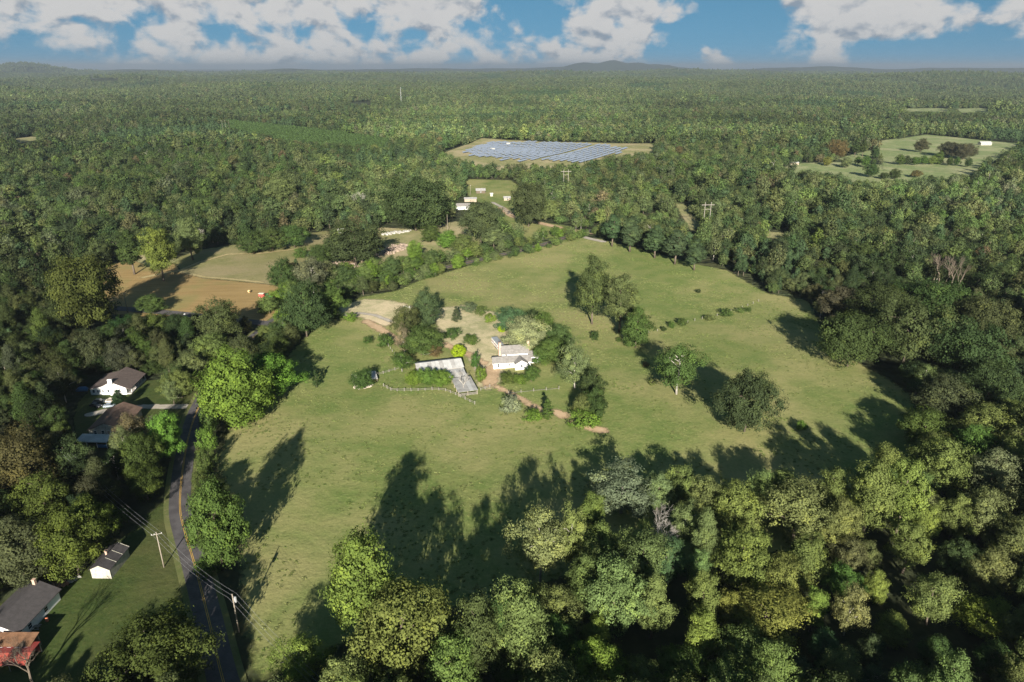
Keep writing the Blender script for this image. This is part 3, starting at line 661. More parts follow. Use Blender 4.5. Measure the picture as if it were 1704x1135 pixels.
 (1457,253,14,18,'maple',DRK,None,'t'),(1441,268,14,16,'round',GRN,None,'t'),(1451,282,20,20,'oak',DRK,None,'t'),(1490,289,18,14,'round',DRK,None,'t'),(1499,265,14,14,'round',GRN,None,'t'),(1510,266,12,12,'round',DRK,None,'t'),(1524,267,14,12,'oak',GRN,None,'t'),(1538,266,13,12,'round',GRN,None,'t'),(1552,266,13,12,'round',OLV,None,'t'),(1563,262,18,20,'maple',GRN,None,'t'),(1581,268,10,12,'round',DRK,None,'t'),(1593,268,11,12,'round',GRN,None,'t'),(1549,297,12,10,'round',DRK,None,'t'),(1525,289,16,10,'round',BRN,None,'t'),(1377,268,14,12,'round',YEL,None,'t'),(1408,270,16,14,'round',GRY,None,'t'),(1428,266,10,12,'lumpy',GRN,None,'t'),(1395,246,26,26,'oak',BRN,None,'t'),(1425,243,16,22,'pine',DRK,None,'t'),(1438,243,14,20,'pine',DRK,None,'t'),(1472,292,14,10,'oak',DRK,None,'t'),(1612,270,12,12,'round',DRK,None,'t'),(1534,241,22,18,'round',(.07,.065,.04),'round dark tree alone on the far hill pasture',None),(1580,247,34,20,'oak',(.06,.06,.038),None,'q'),(1605,250,36,22,'oak',(.07,.06,.04),None,'q'),
]
GROUPS = {'f': ('tree in the wood below the shaded pasture', 'trees of the wood below the pasture', 'tree'),
 'e': ('tree at the shaded east corner of the pasture', 'trees at the east pasture corner', 'tree'),
 'h': ('growth in the hedge east of the farmhouse', 'hedge east of the farmhouse', 'tree'),
 'b': ('tree in front of the long metal barn', 'small trees along the barn', 'tree'),
 'r': ('growth hedging the country road above the pasture', 'hedge trees along the country road', 'tree'),
 'p': ('pine in the row along the upper pasture', 'pines along the upper pasture', 'tree'),
 'l': ('tree in the dark wood round the two left houses', 'trees round the left houses', 'tree'),
 'v': ('shrub on the verge between road and pasture', 'shrubs on the road verge', 'shrub'),
 's': ('plant on the fence line between the pastures', 'bushes on the pasture fence line', 'shrub'),
 'q': ('tree in the grove on the far hill pasture', 'grove on the far hill pasture', 'tree'),
 'k': ('growth scattered between hay field and rough clearing', 'scrub between the hay field and clearing', 'tree'),
 'd': ('tree of the dark grove bulging into the east pasture', 'dark grove east of the pasture', 'tree'),
 't': ('tree dotted along the far right pastures', 'trees on the far right pastures', 'tree'),
 'w': ('tree in the wood east of the pasture', 'trees of the east wood', 'tree'),
 'n': ('tree in the wood west of the hay field', 'trees of the west wood', 'tree'),
 'm': ('tree in the wood behind the upper pasture', 'trees of the middle wood', 'tree')}
NAMES = {'cedar': 'cedar_tree', 'pine': 'pine_tree', 'shrub': 'shrub', 'clipped': 'clipped_shrub'}
def describe(kind, t, sz):
    r, g_, b = t; m = (r + g_ + b) / 3
    if b / g_ > .55: c = 'bluish green' if r < g_ * .75 else 'greyish green'
    elif r > g_ * 1.08: c = 'brownish'
    elif r > g_ * .93: c = 'olive'
    elif g_ > .12: c = 'bright green'
    elif g_ < .08: c = 'dark green'
    else: c = 'mid green'
    hgt = SHAPES[kind]['H'] * sz
    size = 'tall' if hgt > 15 else 'middling' if hgt > 9.5 else 'low'
    form = {'poplar': 'narrow', 'lumpy': 'lumpy', 'round': 'rounded', 'oak': 'spreading', 'maple': 'dense oval', 'airy': 'open', 'multi': 'many topped', 'shrub': 'bushy', 'cedar': 'conical', 'pine': 'pointed', 'clipped': 'clipped'}[kind]
    return '%s %s %s' % (size, form, c)
def plant(x, y, sx, sz, kind, tint, label, grp, var=None):
    z = float(H(x, y)); vs = NEAR[kind]; cm, tm = vs[(var if var is not None else int(rng.integers(9))) % len(vs)]
    small = kind in ('shrub', 'clipped')
    root = empty(NAMES.get(kind, 'broadleaf_tree'), (x, y, z), float(rng.random() * 6.283))
    if grp: l, gname, cat = GROUPS[grp]; tag(root, describe(kind, tint, sz) + ' ' + l, cat, gname)
    else: tag(root, label, 'shrub' if small else 'tree')
    root.scale = (sx, sx, sz)
    t = link(bpy.data.objects.new('trunk', tm)); t.parent = root
    c = link(bpy.data.objects.new('crown', cm)); c.parent = root
    j = rng.normal(size=3) * .06; tint = [v * (.78 if grp == 'l' else 1.16 if grp == 'f' else 1.0) for v in tint]; c['tint'] = [float(tint[i] * (1 + j[i] + .12 * (j[0] + j[1]))) for i in range(3)]  # weaker light on the left wood goes into a darker tint
    return root
HEDGE = []
TREES = []           # x, y, crown radius for spacing
for (cx, cy, w, h, kind, tint, label, grp) in HAND:
    x, y, sx, sz = tree_from_px(cx, cy, w * (.9 if grp == 'f' else 1), h, kind)
    plant(x, y, sx, sz, kind, tint, label, grp)
    TREES.append((x, y, SHAPES[kind]['a'] * sx))
# hedgerow trees and bushes along both sides of the country road
hr = np.random.default_rng(31)
for i in range(2, len(ROAD) - 1):
    p = ROAD[i]; px_, py_, _ = proj(p[0], p[1], 0.0)
    d_ = ROAD[i + 1] - ROAD[i - 1]; L_ = np.linalg.norm(d_) / 2; d_ = d_ / np.linalg.norm(d_); n_ = np.array([d_[1], -d_[0]])
    if not (335 < px_ < 1000 and 380 < py_ < 690): continue
    for side in (-1, 1):
        for rep_ in range(max(1, int(round(L_ / 6.5)))):
            if hr.random() < (.12 if side < 0 else .22) or (side > 0 and 720 < px_ < 745) or (395 < px_ < 480 and side < 0 and py_ > 525): continue
            q = p + d_ * (hr.random() - .5) * L_ + n_ * side * (6.5 + 4.5 * hr.random())
            if side > 0: hgt = 5 + 4.5 * hr.random()
            else: hgt = 7 + 6 * hr.random()
            if px_ > 760: hgt *= .75
            k_ = ['round', 'maple', 'lumpy', 'airy', 'shrub', 'round', 'multi'][int(hr.integers(7))]
            if k_ == 'shrub': hgt *= .6
            s_ = hgt / SHAPES[k_]['H']; sw = s_ * (1.0 + .35 * hr.random())
            tn = [GRN, (.08, .105, .04), BRT, OLV, GRY, (.06, .085, .035), (.10, .13, .045)][int(hr.integers(7))]
            TREES.append((q[0], q[1], SHAPES[k_]['a'] * sw)); HEDGE.append((q[0], q[1], sw, s_, k_, tn))
N_HAND = sum(1 for t in HAND if t[4] not in ('shrub', 'clipped'))

# open places that the photograph shows without trees (pixel outlines of what is visible)
OPEN = [
 [(425,1058),(408,1000),(412,940),(405,890),(385,800),(372,780),(395,705),(430,668),(495,640),(490,590),(520,560),(560,520),(575,508),(600,496),(660,486),(700,470),(760,452),(830,428),(900,408),(960,394),(1000,398),(1080,422),(1150,442),(1200,455),(1225,478),(1262,500),(1330,510),(1345,548),(1380,588),(1440,612),(1490,640),(1505,680),(1490,720),(1500,755),(1400,795),(1290,790),(1170,785),(1000,785),(985,830),(880,850),(835,900),(840,960),(820,985),(740,985),(655,960),(640,895),(590,888),(545,930),(540,1000),(490,1030),(430,1060)],
 [(170,447),(240,428),(300,432),(330,418),(420,410),(545,392),(545,402),(480,418),(478,440),(445,455),(450,470),(500,478),(495,488),(470,500),(468,542),(440,545),(400,515),(300,520),(190,522),(172,500)],
 [(545,440),(620,426),(640,420),(690,402),(740,405),(800,402),(770,420),(700,428),(640,448),(560,458)], [(625,378),(700,386),(760,374),(775,390),(700,402),(640,412),(625,400)],
 [(738,249),(800,232),(880,237),(1085,240),(1085,252),(1035,252),(970,267),(830,267),(738,253)],
 [(1465,242),(1540,226),(1640,235),(1690,242),(1640,262),(1470,262)], [(1300,276),(1420,271),(1480,275),(1640,275),(1600,290),(1500,296),(1450,300),(1400,288)],
 [(1398,262),(1446,252),(1454,258),(1420,267)], [(775,299),(850,301),(858,313),(820,321),(776,317)], [(755,328),(800,325),(860,322),(850,340),(760,350)], [(835,345),(880,365),(985,383),(1003,400),(960,394),(905,384),(845,366)],
 [(385,203),(560,220),(650,234),(600,240),(480,232),(400,214)], [(1125,340),(1140,342),(1163,375),(1150,380)],
 [(285,845),(290,930),(305,1000),(310,1060),(245,1050),(170,1060),(150,1135),(0,1135),(0,985),(60,995),(100,970),(148,965),(148,912),(205,908),(240,870)],
 [(300,770),(320,700),(335,690),(330,760),(314,800),(320,860),(340,930),(374,1040),(410,1135),(340,1135),(300,1000),(285,900),(283,820)],
 [(150,620),(235,618),(330,632),(330,675),(235,690),(190,720),(130,745),(125,725),(150,670)],
 [(1545,465),(1590,470),(1610,485),(1590,490),(1545,478)], [(1272,386),(1308,388),(1300,394),(1272,393)],
 [(25,232),(58,227),(60,232),(28,238)], [(1590,181),(1640,180),(1648,185),(1600,187)], [(1505,181),(1580,180),(1575,185),(1510,185)],
 [(555,384),(575,378),(580,388),(560,392)], [(150,130),(200,131),(195,134),(155,134)], [(580,168),(620,168),(615,172),(585,172)], [(805,262),(835,262),(835,268),(805,268)],
]
# forest fill ---------------------------------------------------------
def jitter_grid(d0, d1, sp, a0=-50, a1=50):
    m = d1; n = int(2 * m / sp) + 2
    X, Y = np.meshgrid(np.arange(-m, m, sp), np.arange(5, d1, sp))
    X = X + (np.arange(X.shape[0]) % 2)[:, None] * sp * .5
    X = X.ravel() + (rng.random(X.size) - .5) * sp * .8; Y = Y.ravel() + (rng.random(Y.size) - .5) * sp * .8
    d = np.hypot(X, Y); a = np.degrees(np.arctan2(X, Y)); k = (d >= d0) & (d < d1) & (a > a0) & (a < a1)
    return X[k], Y[k]
BANDS = [(25, 420, 6.6, .60), (420, 1100, 8.0, .72), (1100, 2200, 9.6, .8), (2200, 4200, 12.0, 1.0), (4200, 7500, 17.5, 1.25), (7500, 12500, 28.0, 1.6)]
xs, ys, sc, bd = [], [], [], []
for bi, (d0, d1, sp, s0) in enumerate(BANDS):
    X, Y = jitter_grid(d0, d1, sp, -62 if d1 < 1200 else -45, 62 if d1 < 1200 else 45)
    xs.append(X); ys.append(Y); sc.append(np.full(len(X), s0)); bd.append(np.full(len(X), bi))
X = np.concatenate(xs); Y = np.concatenate(ys); S = np.concatenate(sc); B = np.concatenate(bd).astype(int)
def vnoise(x, y, s, seed):
    r = np.random.default_rng(seed); ph = r.random((6, 3)) * 6.28; z = 0
    for k in range(6): z = z + np.sin(x / s * (1 + .37 * k) * math.cos(ph[k, 0]) + y / s * (1 + .37 * k) * math.sin(ph[k, 0]) + ph[k, 1])
    return z / 2.45
KSEL = KINDS + ['pine', 'cedar', 'shrub']
ksize = np.array([SHAPES[k]['H'] for k in KSEL]); kwid = np.array([SHAPES[k]['a'] for k in KSEL]); kz = np.array([SHAPES[k]['z'] for k in KSEL]); kc = np.array([SHAPES[k]['c'] for k in KSEL])
pw = np.array([.13, .15, .22, .16, .14, .06, .10, .04, 0, 0]); pw = pw / pw.sum()
K = rng.choice(len(KSEL), len(X), p=pw)
pine_zone = vnoise(X, Y, 90, 5) > 1.25; K[pine_zone & (rng.random(len(X)) < .7)] = 7
stand = vnoise(X, Y, 75, 21)
S = S * (.62 + .62 * rng.random(len(X)) ** 1.2) * (1 + .12 * stand); SZ = S * (.8 + .4 * rng.random(len(X)))
u_ = rng.random(len(X)); mid_ = B > 0
big = mid_ & (u_ < .14); S[big] *= 1.45; SZ[big] *= 1.2; sm_ = mid_ & (u_ > .72); S[sm_] *= .68; SZ[sm_] *= .66
pstand = (vnoise(X, Y, 210, 41) > 1.05) & (B >= 1) & (Y > 700); K[pstand] = 7; S[pstand] *= .85; SZ[pstand] *= .75
young = (vnoise(X, Y, 260, 43) > 1.1) & (B >= 1) & (Y > 900) & ~pstand; S[young] *= .6; SZ[young] *= .5
fgm = (Y < 215) & (X > -60 + .0 * Y); S[fgm] *= 1.12; SZ[fgm] *= 1.3; low = (Y < 98) & (X > -52); S[low] *= 1.1; SZ[low] *= 1.25
lwm = (X < -60) & (Y < 330); S[lwm] *= 1.12; SZ[lwm] *= 1.15
Z = H(X, Y)
ok = np.ones(len(X), bool)
ok[(vnoise(X, Y, 38, 51) > 1.55) & (B >= 1)] = False; ok[(vnoise(X, Y, 150, 53) > 1.75) & (B >= 2)] = False
for (poly, w) in [pw_ for l in SHEETS.values() for pw_ in l]:
    lo = poly.min(0) - 30; hi = poly.max(0) + 30
    m = (X > lo[0]) & (X < hi[0]) & (Y > lo[1]) & (Y < hi[1]) & ok; i = np.where(m)[0]
    if not len(i): continue
    pts = np.stack([X[i], Y[i]], 1)
    d = (w / 2 - pdist(pts, poly)) if w else sdist(pts, poly)
    ok[i[d > -1.0]] = False
ok[fgm & (Y > 98) & (rng.random(len(X)) < .4)] = False
near = np.where(ok & (B < 2))[0]
for (tx, ty, tr) in TREES:
    d = np.hypot(X[near] - tx, Y[near] - ty); ok[near[d < tr * .95 + 1.2]] = False
i = np.where(ok & (B < 2))[0]
px, py, dep = proj(X[i], Y[i], Z[i] + kz[K[i]] * SZ[i]); pxt, pyt, _ = proj(X[i], Y[i], Z[i] + (kz[K[i]] + .8 * kc[K[i]]) * SZ[i]); bad = np.zeros(len(i), bool)
for (hx, hy, hw, hh, hk, *_r), (tx, ty, tr) in zip(HAND, TREES):      # a fill tree never stands right in front of a tree the photograph shows whole
    fr = Y[i] < ty + 1
    for qx, qy in ((px, py), (pxt, pyt)): bad |= fr & (((qx - hx) / (hw * .5)) ** 2 + ((qy - hy) / (hh * .5)) ** 2 < 1.0)
ok[i[bad]] = False
for (du, dv) in ((0, 0), (0, .95), (.8, .2), (-.8, .2), (.55, .75), (-.55, .75), (0, -.9), (.8, -.4), (-.8, -.4)):
    i = np.where(ok)[0]
    wx = X[i] + du * kwid[K[i]] * S[i]; wz = Z[i] + (kz[K[i]] + dv * kc[K[i]]) * SZ[i]
    px, py, dep = proj(wx, Y[i], wz); pts = np.stack([px, py], 1); bad = np.zeros(len(i), bool)
    for poly in OPEN: bad |= inside(pts, poly)
    ok[i[bad]] = False
X, Y, S, SZ, K, B, Z = (v[ok] for v in (X, Y, S, SZ, K, B, Z))
# tints: broad drifts of colour, single odd trees, painted left shade and far haze
PAL = np.array([1.16, 1.10, 1.14]) * np.array([(.055, .080, .034), (.075, .098, .040), (.045, .064, .030), (.092, .108, .048), (.066, .094, .034), (.083, .094, .054), (.10, .085, .048), (.100, .130, .044)])
cE_, cF_, _d = proj(X, Y, Z + 6); drift = vnoise(X, Y, 120, 3); ti = np.clip(((drift + 1.2) / 2.4 * 3 + rng.random(len(X)) * 3), 0, 5.99).astype(int)
ti[rng.random(len(X)) < .014] = 6; ti[rng.random(len(X)) < .05] = 7
T = (1 + .20 * vnoise(X, Y, 160, 33) + .14 * vnoise(X, Y, 700, 35))[:, None] * PAL[ti] * (1 + rng.normal(size=(len(X), 3)) * .05) * (.85 + .3 * rng.random((len(X), 1)))
fg = (Y < 215) & (X > -60); T[fg] = T[fg] * .55 + np.array(OLV) * .5
lwf = (sstep(-X, 40, 40 + .25 * Y + 60) * (1 - sstep(Y, 1200, 3200)))[:, None]; T = T * (1 - lwf * np.array([.26, .24, .24])); lw = (X < -60) & (Y < 420); T[lw] *= .8; ew = (cE_ > 1350) & (cF_ > 430) & (cF_ < 650); T[ew] *= .78  # woods on the left darkened, shade put into their leaf tints
T[(vnoise(X, Y, 260, 43) > 1.1) & (Y > 900)] *= np.array([1.06, 1.1, 1.05]); K[(K == 7) & fg] = 1; T[fg & (ti == 6)] = OLV
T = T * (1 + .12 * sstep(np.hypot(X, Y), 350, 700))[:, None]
fd = np.clip((np.hypot(X, Y) - 1200) / 2500, 0, 1)[:, None]; T = T * (1 - .6 * fd) + .6 * fd * np.array([.094, .104, .060])  # far tints fade to a muted green, distance haze put into colour
T[K == 7] = np.array(BLU) * (.8 + .4 * rng.random(((K == 7).sum(), 1)))
hx_, hy_, hs_, hz_ = (np.array([h[j] for h in HEDGE]) for j in range(4)); nH = len(HEDGE)
X = np.concatenate([X, hx_]); Y = np.concatenate([Y, hy_]); S = np.concatenate([S, hs_]); SZ = np.concatenate([SZ, hz_]); Z = H(X, Y)
K = np.concatenate([K, [KSEL.index(h[4]) for h in HEDGE]]); B = np.concatenate([B, np.where(np.hypot(hx_, hy_) < 420, 0, 1)]); T = np.concatenate([T, np.array([h[5] for h in HEDGE])])
is_h = np.zeros(len(X), bool); is_h[-nH:] = True
pl = SHEETS['plantation'][0][0]; lo_, hi_ = pl.min(0), pl.max(0)
gx_, gy_ = np.meshgrid(np.arange(lo_[0], hi_[0], 6.5), np.arange(lo_[1], hi_[1], 8.0)); gx_ = gx_.ravel() + rng.normal(size=gx_.size) * .5; gy_ = gy_.ravel() + rng.normal(size=gy_.size) * .7
in_ = sdist(np.stack([gx_, gy_], 1), pl) > 4; gx_, gy_ = gx_[in_], gy_[in_]; n_ = len(gx_)
X = np.concatenate([X, gx_]); Y = np.concatenate([Y, gy_]); sv = .26 + .12 * rng.random(n_); S = np.concatenate([S, sv * 1.15]); SZ = np.concatenate([SZ, sv]); Z = H(X, Y)
K = np.concatenate([K, np.full(n_, KSEL.index('maple'))]); B = np.concatenate([B, np.full(n_, 3)]); T = np.concatenate([T, np.array((.075, .112, .042)) * (.8 + .4 * rng.random((n_, 1)))]); is_h = np.concatenate([is_h, np.zeros(n_, bool)])
cxp, cyp, dep = proj(X, Y, Z + kz[K] * SZ)
seen = (cxp > -15) & (cxp < 1719) & (cyp < 1150) & (dep > 5)
app = np.where(seen & (B < 2), kwid[K] * S * F / dep, 0); order = np.argsort(-app)[:max(60, 310 - N_HAND)]
solo = np.zeros(len(X), bool); solo[order] = True
for i in order:
    kind = KSEL[K[i]]
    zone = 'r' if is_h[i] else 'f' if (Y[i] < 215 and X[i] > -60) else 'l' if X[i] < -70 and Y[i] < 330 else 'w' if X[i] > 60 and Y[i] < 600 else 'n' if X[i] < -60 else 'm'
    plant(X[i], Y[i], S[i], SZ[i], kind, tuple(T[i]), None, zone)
def scatter(name, x, y, z, rot, sx, sz, vid, tint, coll, label, cat=None):
    n = len(x); me = bpy.data.meshes.new(name); me.vertices.add(n)
    me.vertices.foreach_set('co', np.stack([x, y, z], 1).astype(np.float32).ravel())
    me.attributes.new('rot', 'FLOAT_VECTOR', 'POINT').data.foreach_set('vector', np.stack([rot * 0, rot * 0, rot], 1).astype(np.float32).ravel())
    me.attributes.new('scl', 'FLOAT_VECTOR', 'POINT').data.foreach_set('vector', np.stack([sx, sx, sz], 1).astype(np.float32).ravel())
    me.attributes.new('tint', 'FLOAT_VECTOR', 'POINT').data.foreach_set('vector', tint.astype(np.float32).ravel())
    me.attributes.new('vid', 'INT', 'POINT').data.foreach_set('value', vid.astype(np.int32))
    o = link(bpy.data.objects.new(name, me)); tag(o, label, cat, kind='stuff')
    gg = bpy.data.node_groups.new(name + '_nodes', 'GeometryNodeTree')
    gg.interface.new_socket('Geometry', in_out='INPUT', socket_type='NodeSocketGeometry'); gg.interface.new_socket('Geometry', in_out='OUTPUT', socket_type='NodeSocketGeometry')
    i_ = gg.nodes.new('NodeGroupInput'); o_ = gg.nodes.new('NodeGroupOutput')
    ci = gg.nodes.new('GeometryNodeCollectionInfo'); ci.inputs['Collection'].default_value = coll
    ci.inputs['Separate Children'].default_value = True; ci.inputs['Reset Children'].default_value = True
    def na(nm, dt):
        n_ = gg.nodes.new('GeometryNodeInputNamedAttribute'); n_.data_type = dt; n_.inputs['Name'].default_value = nm; return n_.outputs['Attribute']
    ip = gg.nodes.new('GeometryNodeInstanceOnPoints'); ip.inputs['Pick Instance'].default_value = True
    er = gg.nodes.new('FunctionNodeEulerToRotation')
    L = gg.links.new
    L(i_.outputs[0], ip.inputs['Points']); L(ci.outputs[0], ip.inputs['Instance']); L(na('vid', 'INT'), ip.inputs['Instance Index'])
    L(na('rot', 'FLOAT_VECTOR'), er.inputs[0]); L(er.outputs[0], ip.inputs['Rotation']); L(na('scl', 'FLOAT_VECTOR'), ip.inputs['Scale'])
    L(ip.outputs[0], o_.inputs[0])
    md = o.modifiers.new('scatter', 'NODES'); md.node_group = gg
    return o
far_k = np.array([KSEL[k] for k in K])
vid = np.array([(PIDX[('near', k)][0] if b == 0 else PIDX[('far', k)][0] if (b >= 2 and k in KINDS + ['pine']) else PIDX[('mid', k)][int(q)]) for k, b, q in zip(far_k, B, rng.integers(0, 2, len(K)))])
m = ~solo
print('forest instances', m.sum(), 'solo', solo.sum())
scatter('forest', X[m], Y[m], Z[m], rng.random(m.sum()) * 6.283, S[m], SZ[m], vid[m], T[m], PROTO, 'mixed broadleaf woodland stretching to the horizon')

# ------------------------------------------------------------------ bare trees
def bare(px, py, seed, Ht, spread, label, levels=5, mt='pale_bark', grp=None, twig=True):
    root = empty('bare_tree', ground_loc(px, py), random.Random(seed).random() * 6, label, 'tree', grp)
    o = link(bpy.data.objects.new('branches', bare_mesh(seed, Ht, spread, levels, mat_=mt))); o.parent = root
    return root
bare(57, 1142, 3, 13.5, .62, 'leafless grey tree beside the red metal roof', 6, 'bark')
bare(772, 652, 5, 9.5, .85, 'leafless pale tree over the barn extension', 6)
bare(414, 396, 8, 15, .75, 'bleached dead tree above the mown hay path', 4)
bare(600, 358, 11, 20, .6, 'tall bleached dead tree in the middle wood', 5)
bare(340, 408, 14, 13, .7, 'grey dead tree at the hay field edge', 5)
bare(1092, 925, 21, 16, .9, 'grey leafless limbs beside the pale grey green tree', 6)
bare(1372, 520, 23, 12, .7, 'small bleached snag at the corner of the dark east grove', 4)
bare(1500, 570, 25, 19, .8, 'grey dead crown among the dark east grove', 5)
bare(255, 730, 29, 9, .8, 'thin leafless tree next to the bright green roadside tree', 5)
for k, (px, py, hh) in enumerate(((1552,473,19),(1560,476,21),(1574,478,20),(1583,482,22),(1593,484,18))):
    bare(px, py, 40 + k, hh, .5, 'bare pale trunk standing over the dry strip in the east wood', 4, 'bark', grp='bare trunks in the east wood')

# ------------------------------------------------------------------ buildings
W_ = {}
W_['white'] = mat('white_siding', (.78, .77, .74), .6, .3, var=.06, vscale=.6, bump=.15)
W_['aged'] = mat('weathered_white', (.40, .375, .31), .8, .2, var=.35, vscale=1.4)
W_['grey_shingle'] = mat('grey_shingle', (.22, .205, .19), .9, .1, var=.25, vscale=1.0, bump=.4, bscale=6)
W_['brown_shingle'] = mat('brown_shingle', (.115, .09, .08), .9, .1, var=.22, vscale=1.0, bump=.4, bscale=6)
W_['tan_shingle'] = mat('tan_brown_shingle', (.15, .10, .075), .9, .1, var=.25, vscale=1.0, bump=.4, bscale=6)
W_['black_roof'] = mat('black_roll_roofing', (.055, .05, .05), .85, .2, var=.3, vscale=1.0)
W_['dark_shingle'] = mat('charcoal_shingle', (.075, .068, .068), .9, .1, var=.2, vscale=1.2, bump=.4, bscale=6)
W_['tin'] = mat('galvanised_tin', (.40, .395, .38), .7, .2, 0, var=.2, vscale=.35)
W_['oldtin'] = mat('dull_old_tin', (.31, .30, .285), .75, .2, 0, var=.3, vscale=.5)
W_['rust'] = mat('rusty_brown_roof', (.17, .09, .05), .85, .2, var=.4, vscale=.9)
W_['red'] = mat('red_metal_roof', (.24, .042, .034), .45, .4, var=.12, vscale=.6)
W_['redlight'] = mat('faded_red_metal', (.29, .06, .043), .45, .4, var=.12, vscale=.6)
W_['orange'] = mat('orange_red_roof', (.52, .17, .09), .7, .2, var=.2, vscale=1)
W_['brick'] = mat('brick', (.36, .19, .13), .9, .1, var=.3, vscale=2.5)
W_['pale_brick'] = mat('pale_brick', (.48, .33, .25), .9, .1, var=.25, vscale=2.5)
W_['wood'] = mat('weathered_wood', (.34, .28, .21), .9, .1, var=.3, vscale=2)
W_['oldwood'] = mat('dark_old_wood', (.12, .095, .07), .9, .1, var=.3, vscale=2)
W_['greywood'] = mat('silvered_wood', (.24, .22, .19), .9, .1, var=.25, vscale=2)
W_['pole'] = mat('pole_wood', (.25, .215, .17), .9, .1, var=.25, vscale=1.5)
W_['glass'] = mat('window_glass', (.02, .025, .03), .12, .5)
W_['trim'] = mat('white_trim', (.78, .77, .75), .55, .3)
W_['dark'] = mat('dark_interior', (.03, .026, .022), .9, .1)
W_['concrete'] = mat('concrete', (.42, .39, .35), .9, .1, var=.2, vscale=1)
W_['terrace'] = mat('brick_terrace', (.42, .22, .15), .9, .1, var=.3, vscale=1.5)
W_['steel'] = mat('grey_steel', (.45, .46, .47), .4, .5, .4)
W_['cable'] = mat('weathered_cable', (.22, .22, .23), .6, .3)
W_['blue'] = mat('blue_tarp', (.04, .14, .28), .6, .3, var=.2)
W_['rubber'] = mat('black_rubber', (.02, .02, .02), .85, .2)
class Bld:
    """a building: a local frame and helpers that add its parts"""
    def __init__(s, name, px0, px1, label, cat='house', L=None, group=None):
        a = np.array(P(*px0)); b = np.array(P(*px1)); d = b - a; s.L = L or float(np.linalg.norm(d)); s.rz = math.atan2(d[1], d[0])
        s.root = empty(name, (a[0], a[1], float(H(*a))), s.rz, label, cat, group)
    def part(s, name, mb, m, parent=None, label=None):
        o = mb.build(name, m, parent or s.root)
        if label: o['label'] = label
        return o
    def block(s, x0, x1, y0, y1, h, rise, wall, roof, axis='x', over=.4, th=.14, found=True):
        """gabled block, ridge along axis; returns (wall, roof)"""
        w = MB()
        if axis == 'x':
            ym = (y0 + y1) / 2; w.prism([(y0, -.4), (y1, -.4), (y1, h), (ym, h + rise), (y0, h)], 'x', x0, x1)
            half = (y1 - y0) / 2; sl = rise / half; e = over; r = MB()
            for sg in (-1, 1):
                ye = ym + sg * (half + e); ze = h - sl * e + .03
                poly = [(ym, h + rise + .03), (ye, ze), (ye, ze + th), (ym, h + rise + th + .03)]
                r.prism(poly if sg < 0 else poly[::-1], 'x', x0 - e, x1 + e)
        else:
            xm = (x0 + x1) / 2; w.prism([(x0, -.4), (x1, -.4), (x1, h), (xm, h + rise), (x0, h)], 'y', y0, y1)
            half = (x1 - x0) / 2; sl = rise / half; e = over; r = MB()
            for sg in (-1, 1):
                xe = xm + sg * (half + e); ze = h - sl * e + .03
                poly = [(xm, h + rise + .03), (xe, ze), (xe, ze + th), (xm, h + rise + th + .03)]
                r.prism(poly if sg > 0 else poly[::-1], 'y', y0 - e, y1 + e)
        return s.part('wall', w, wall), s.part('roof', r, roof)
    def window(s, face, u, z, w, h, at, name='window', m=None):
        """face 'f' looks along -y at y=at, 'l' along -x at x=at, 'r' along +x"""
        fr = MB(); gl = MB()
        def bx(mb, u0, u1, z0, z1, d0, d1):
            if face == 'f': mb.box(u0, u1, at - d1, at - d0, z0, z1)
            elif face == 'l': mb.box(at - d1, at - d0, u0, u1, z0, z1)
            else: mb.box(at + d0, at + d1, u0, u1, z0, z1)
        t = .09
        bx(fr, u - w/2 - t, u - w/2, z - t, z + h + t, -.02, .07); bx(fr, u + w/2, u + w/2 + t, z - t, z + h + t, -.02, .07)
        bx(fr, u - w/2, u + w/2, z - t, z, -.02, .07); bx(fr, u - w/2, u + w/2, z + h, z + h + t, -.02, .07)
        if name == 'window': bx(fr, u - w/2, u + w/2, z + h/2 - .03, z + h/2 + .03, -.02, .05)
        bx(gl, u - w/2, u + w/2, z, z + h, -.02, .025)
        o = s.part(name, fr, W_['trim']); s.part('pane' if name == 'window' else 'panel', gl, m or W_['glass'], o)
    def chimney(s, x, y, w, d, z0, z1, m, parent=None):
        c = MB(); c.box(x - w/2, x + w/2, y - d/2, y + d/2, z0, z1); o = s.part('chimney', c, m, parent)
        k = MB(); k.box(x - w/2 - .07, x + w/2 + .07, y - d/2 - .07, y + d/2 + .07, z1, z1 + .15); s.part('chimney_cap', k, m, o) if parent is None else None
    def slab(s, name, pts, th, m):      # pts: 4 corner points of a roof plane
        b = MB(); lo = [(p[0], p[1], p[2]) for p in pts]; hi = [(p[0], p[1], p[2] + th) for p in pts]
        b.add(lo + hi, [(3,2,1,0),(4,5,6,7),(0,1,5,4),(1,2,6,5),(2,3,7,6),(3,0,4,7)]); return s.part(name, b, m)
    def box(s, name, *a, m=None, parent=None):
        b = MB(); b.box(*a); return s.part(name, b, m, parent)

